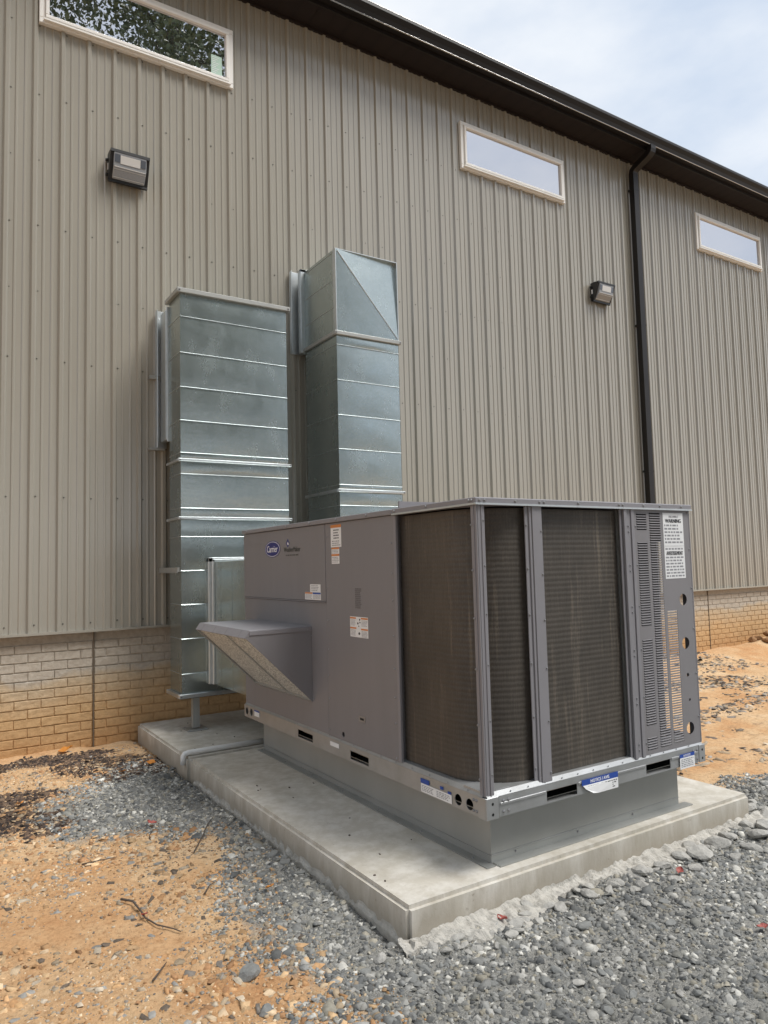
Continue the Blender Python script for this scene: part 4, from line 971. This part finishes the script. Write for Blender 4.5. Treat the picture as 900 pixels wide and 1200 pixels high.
def put_rock(me, x_, y_, s_, label, group=None, name='rock', lift=.12, sq=(1, 1, 1)):
    o = bpy.data.objects.new(name, me); col.objects.link(o)
    o.location = (x_, y_, float(height(np.array([x_]), np.array([y_]))[0]) + s_*lift); o.scale = (s_*sq[0], s_*sq[1], s_*sq[2]); o.rotation_euler = (random.uniform(-.3, .3), random.uniform(-.3, .3), random.uniform(0, 6.28))
    return tag(o, label, 'rock', group)
put_rock(RP[0], -1.44, -4.385, .085, 'pale broken stone leaning on the front face of the large pad', lift=.34)
put_rock(RK[1], -2.665, -4.18, .095, 'flat blue grey stone lying on the clay in the foreground, the largest there')
put_rock(RK[2], -2.70, -4.42, .060, 'grey stone near the bottom edge beside the clay')
put_rock(RP[3], -2.19, -4.36, .055, 'cream coloured pebble in the gravel left of the pad corner', lift=.2)
g1 = 'pale concrete rubble along the foot of the pad'; l1 = 'pale lump of concrete rubble beside the front of the large pad'
for i, (x_, y_, s_) in enumerate([(-.74, -4.44, .13), (-.60, -4.47, .10), (-.34, -4.50, .17), (-.14, -4.47, .15), (-.02, -4.58, .12), (.16, -4.52, .17), (.30, -4.47, .16), (.46, -4.40, .15), (.02, -4.43, .13), (-1.12, -4.46, .09),
        (-.93, -4.45, .10), (-.48, -4.56, .09), (-.22, -4.62, .08), (.55, -4.52, .14), (.66, -4.36, .15), (.75, -4.5, .12), (-.84, -4.53, .10), (-.66, -4.58, .08), (.5, -4.26, .12), (.62, -4.2, .10), (.36, -4.6, .11), (-1.3, -4.42, .05), (-1.9, -4.46, .06), (-1.62, -4.52, .07), (-1.75, -4.56, .06),
        (.88, -4.42, .13), (1.0, -4.3, .11), (-.42, -4.45, .12), (.24, -4.40, .13), (-.28, -4.41, .11)]):
    put_rock(RP[i % 6], x_, y_-.01, s_*.8, l1, g1, 'concrete_chunk', .16, (1.25, .9, .75))
for i in range(46):
    x_ = random.uniform(-1.3, 1.0) if i % 3 else random.uniform(-2.0, -1.3); y_ = -4.41 - abs(random.gauss(0, .09)) + (.12 if x_ > .45 else 0)
    put_rock(RP[i % 6], x_, y_, random.uniform(.035, .08), l1, g1, 'concrete_chunk', .12, (1.2, .85, .7))
g2 = 'loose stones lying on the gravel'; l2 = 'angular grey stone lying loose on the gravel'
for i, (x_, y_, s_) in enumerate([(-2.17, -3.75, .05), (-2.27, -3.98, .05), (-1.14, -4.55, .06), (-1.36, -4.66, .075), (-1.28, -5.07, .05), (-1.78, -4.85, .055), (-1.59, -5.08, .045), (-.82, -4.95, .04), (-.56, -4.86, .05), (-2.17, -4.56, .05),
        (-2.09, -4.53, .05), (-2.28, -4.40, .045), (-.9, -4.7, .06), (-1.05, -4.85, .05), (-2.14, -3.2, .07), (-2.13, -3.35, .06), (-2.12, -3.5, .055), (-2.16, -3.05, .05), (-2.13, -4.15, .05), (-2.15, -4.25, .04), (-2.2, -2.9, .05), (-2.1, -2.75, .05),
        (-2.6, -2.0, .05), (-2.5, -2.15, .045), (-2.7, -1.9, .05), (-2.4, -1.8, .05), (-2.35, -2.2, .04), (-1.95, -4.75, .04), (-2.3, -4.75, .045), (-1.5, -4.75, .04), (-1.9, -4.95, .05), (-1.2, -4.7, .04), (-.7, -4.72, .05), (-.3, -4.8, .05), (-.5, -5.05, .06)]):
    put_rock(RK[i % 6], x_, y_, s_, l2, g2, 'rock', .14, (1.2, .85, .7))
for i in range(70):
    x_, y_ = random.uniform(-2.6, .9), random.uniform(-5.5, -4.5)
    if gravel_mask(np.array([x_]), np.array([y_]))[0] > .6: put_rock((RK+RP[:2])[i % 8], x_, y_, random.uniform(.028, .05), l2, g2, 'rock', .14, (1.2, .85, .7))
g3 = 'clay clods by the far wall'
for i in range(22):
    a_ = random.uniform(0, 6.28); r0 = random.random()**.6
    big = i < 14; cx_, cy_ = (7.9, -.30) if big else (9.0, -.28)
    put_rock(RC[i % 4], cx_+.55*r0*math.cos(a_), cy_+.2*r0*math.sin(a_), random.uniform(.09, .2), 'brown clay clod in the heap against the far brick base', g3, 'clay_clod', .22)
def leaf_mesh(seed):
    r = random.Random(seed); mb = MB(); n_ = 7
    for i in range(n_+1):
        t = i/n_; w_ = math.sin(math.pi*min(1, t*1.03)**.8)*.3 + .01
        for s_ in (-1, 0, 1): mb.v.append((t-.5, s_*w_*(1+.25*r.uniform(-1, 1)), .16*(t-.5)**2*2 + abs(s_)*.14*r.uniform(.4, 1.2)))
    for i in range(n_):
        for j in (0, 1): mb.f.append((i*3+j, i*3+3+j, i*3+4+j, i*3+1+j))
    return mb
for i, (x_, y_, s_, m_, lb) in enumerate([(-2.17, -.92, .085, 'leaf_orange', 'bright orange fallen leaf on the bark chips nearest the small pad'), (-3.16, -1.42, .06, 'leaf_orange', 'orange fallen leaf among the dark chips at the left edge'),
        (-2.55, -2.37, .07, 'leaf_red', 'rust red fallen leaf on the gravel where the clay begins'), (-2.41, -.98, .055, 'leaf_orange', 'small orange leaf in front of the bark chips'), (-2.68, -.12, .12, 'leaf_orange', 'large orange leaf against the foot of the brick base'),
        (-1.62, -4.44, .06, 'leaf_red', 'dark red leaf at the front of the pad near its corner'), (-.61, -4.58, .055, 'leaf_red', 'red leaf among the pale rubble before the pad'), (-.80, -5.10, .05, 'leaf_red', 'pinkish red leaf on open gravel at the right edge'),
        (-2.32, -3.59, .05, 'leaf_orange', 'tan leaf on the gravel beside the long edge of the pad'), (-2.88, -3.50, .045, 'leaf_red', 'small red leaf on the clay beside the curved twig')]):
    o = leaf_mesh(i).build('fallen_leaf', M[m_], None, fixn=False); o.scale = (s_, s_, s_)
    o.location = (x_, y_, float(height(np.array([x_]), np.array([y_]))[0])+.022); o.rotation_euler = (random.uniform(-.3, .3), random.uniform(-.4, .2), random.uniform(0, 6)); tag(o, lb, 'leaf')
def twig(pts, r0, label):
    P = [(a, b, float(height(np.array([a]), np.array([b]))[0])+.008+c) for a, b, c in pts]
    mb = MB(); mb.tube(P, [.75*r0*(1-.6*i/(len(P)-1)) for i in range(len(P))], 5); o = mb.build('twig', M['twig'], None, smooth=True); tag(o, label, 'twig')
twig([(-2.93, -3.28, .01), (-2.89, -3.34, .012), (-2.88, -3.45, .01), (-2.88, -3.52, .006), (-2.85, -3.60, .006), (-2.80, -3.67, .004), (-2.78, -3.71, .002)], .0075, 'long curved black twig on the clay in the left foreground')
twig([(-3.0, -2.70, .004), (-2.92, -2.73, .008), (-2.83, -2.74, .003)], .0055, 'short straight twig on the clay, farther back than the curved one')
twig([(-2.48, -2.95, .002), (-2.36, -2.74, .01), (-2.28, -2.58, .012), (-2.20, -2.44, .004)], .006, 'thin dark twig across the edge of clay and gravel')
twig([(-2.98, -4.02, .002), (-2.93, -3.97, .014), (-2.90, -3.92, .004)], .006, 'stubby forked twig on the clay near the lower left')
twig([(-2.59, -3.45, .002), (-2.55, -3.40, .012), (-2.51, -3.37, .004)], .006, 'short dark twig beside the gravel right of the curved one')
twig([(-2.62, -2.60, .002), (-2.63, -2.62, .035), (-2.61, -2.63, .07)], .004, 'upright dry stalk at the rim of the gravel')
sb_ = MB(); r_ = random.Random(8)
for i in range(12):
    x_, y_ = random.uniform(-2.0, -1.58), random.uniform(-4.1, -1.55)
    sb_.box(x_, x_+r_.uniform(.004, .010), y_, y_+r_.uniform(.004, .018), .143, .143+r_.uniform(.002, .006))
for i in range(8):
    x_, y_ = random.uniform(-2.0, -1.5), random.uniform(-1.35, -.1)
    sb_.box(x_, x_+r_.uniform(.004, .010), y_, y_+r_.uniform(.004, .015), .143, .143+r_.uniform(.002, .005))
tag(sb_.build('pad_grit', M['twig'], None), 'small dark crumbs scattered on the pad tops', kind='stuff')

# ------------------------------------------------------------------ trees across the yard, mirrored in glass and sheet metal
def make_tree(seed, H, R, nleaf, leaf):
    r = random.Random(seed); rg = np.random.default_rng(seed)
    tm = MB(); tm.tube([(0, 0, -.2), (.05, 0, H*.2), (.1, .08, H*.5), (0, .1, H*.9)], [.28, .22, .15, .04], 9)
    cl_ = []
    for i in range(22):
        z_ = H*(.22+.70*i/22); a_ = i*2.4 + r.uniform(-.4, .4); ln = R*(1.05-.75*(i/22))*r.uniform(.7, 1.1)
        e_ = (ln*math.cos(a_), ln*math.sin(a_), z_+ln*.42); tm.tube([(0, .05, z_), (e_[0]*.5, e_[1]*.5, z_+ln*.16), e_], [.085, .055, .015], 5)
        for t in (.55, .8, 1.0): cl_.append((e_[0]*t, e_[1]*t, z_+(e_[2]-z_)*t, r.uniform(.8, 1.5)))
    cl_ += [(r.uniform(-.5, .5), r.uniform(-.5, .5), H*.97, 1.0)]
    c = np.array(cl_); k = rg.integers(0, len(c), nleaf)
    p = c[k, :3] + rg.normal(size=(nleaf, 3))*(c[k, 3:4]*np.array([.5, .5, .38]))
    u = rg.normal(size=(nleaf, 3)); u /= np.linalg.norm(u, axis=1, keepdims=True); v = np.cross(u, rg.normal(size=(nleaf, 3))); v /= np.linalg.norm(v, axis=1, keepdims=True)
    s_ = leaf*(.6+.8*rg.random((nleaf, 1)))
    q = np.stack([p-u*s_, p+v*s_*.55, p+u*s_, p-v*s_*.55], 1).reshape(-1, 3)
    me = bpy.data.meshes.new('crown'); me.from_pydata(q.tolist(), [], (np.arange(nleaf)[:, None]*4+np.arange(4)).tolist()); me.materials.append(M['leaf_green'])
    return tm, me
protos = []
for seed, H, R in ((1, 19, 4.4), (2, 17, 4.0), (3, 15, 4.2)):
    tm, cm = make_tree(seed, H, R, 27000, .070)
    t = empty('tree', (0, 0, 0)); tm.build('trunk', M['bark'], t, smooth=True)
    c = bpy.data.objects.new('crown', cm); col.objects.link(c); c.parent = t; protos.append(t)
spots = [(0, -1.2, -18.5, .2, 1.42), (1, 4.2, -19.5, 1.4, 1.55), (2, -7.5, -18.5, 2.2, 1.3), (0, 8.2, -25, 3.0, 1.35), (1, -12.5, -16, 4.0, 1.0), (2, 11.5, -27, 5.0, .75), (1, 17.5, -29, .7, .62), (0, -5, -26, 1.9, 1.1), (2, 24, -30, 2.6, .62), (0, -17, -9, 2.9, 1.0), (1, 31, -26, 1.1, .55), (2, 1.5, -28, 3.3, 1.15)]
used = set()
for i, (k, x_, y_, rz, sc) in enumerate(spots):
    t = protos[k] if k not in used else copy_tree(protos[k])
    used.add(k); t.location = (x_, y_, 0); t.rotation_euler.z = rz; t.scale = (sc, sc, sc)
    tag(t, 'leafy green tree across the yard, mirrored in the high window', 'tree', 'trees behind the viewer')
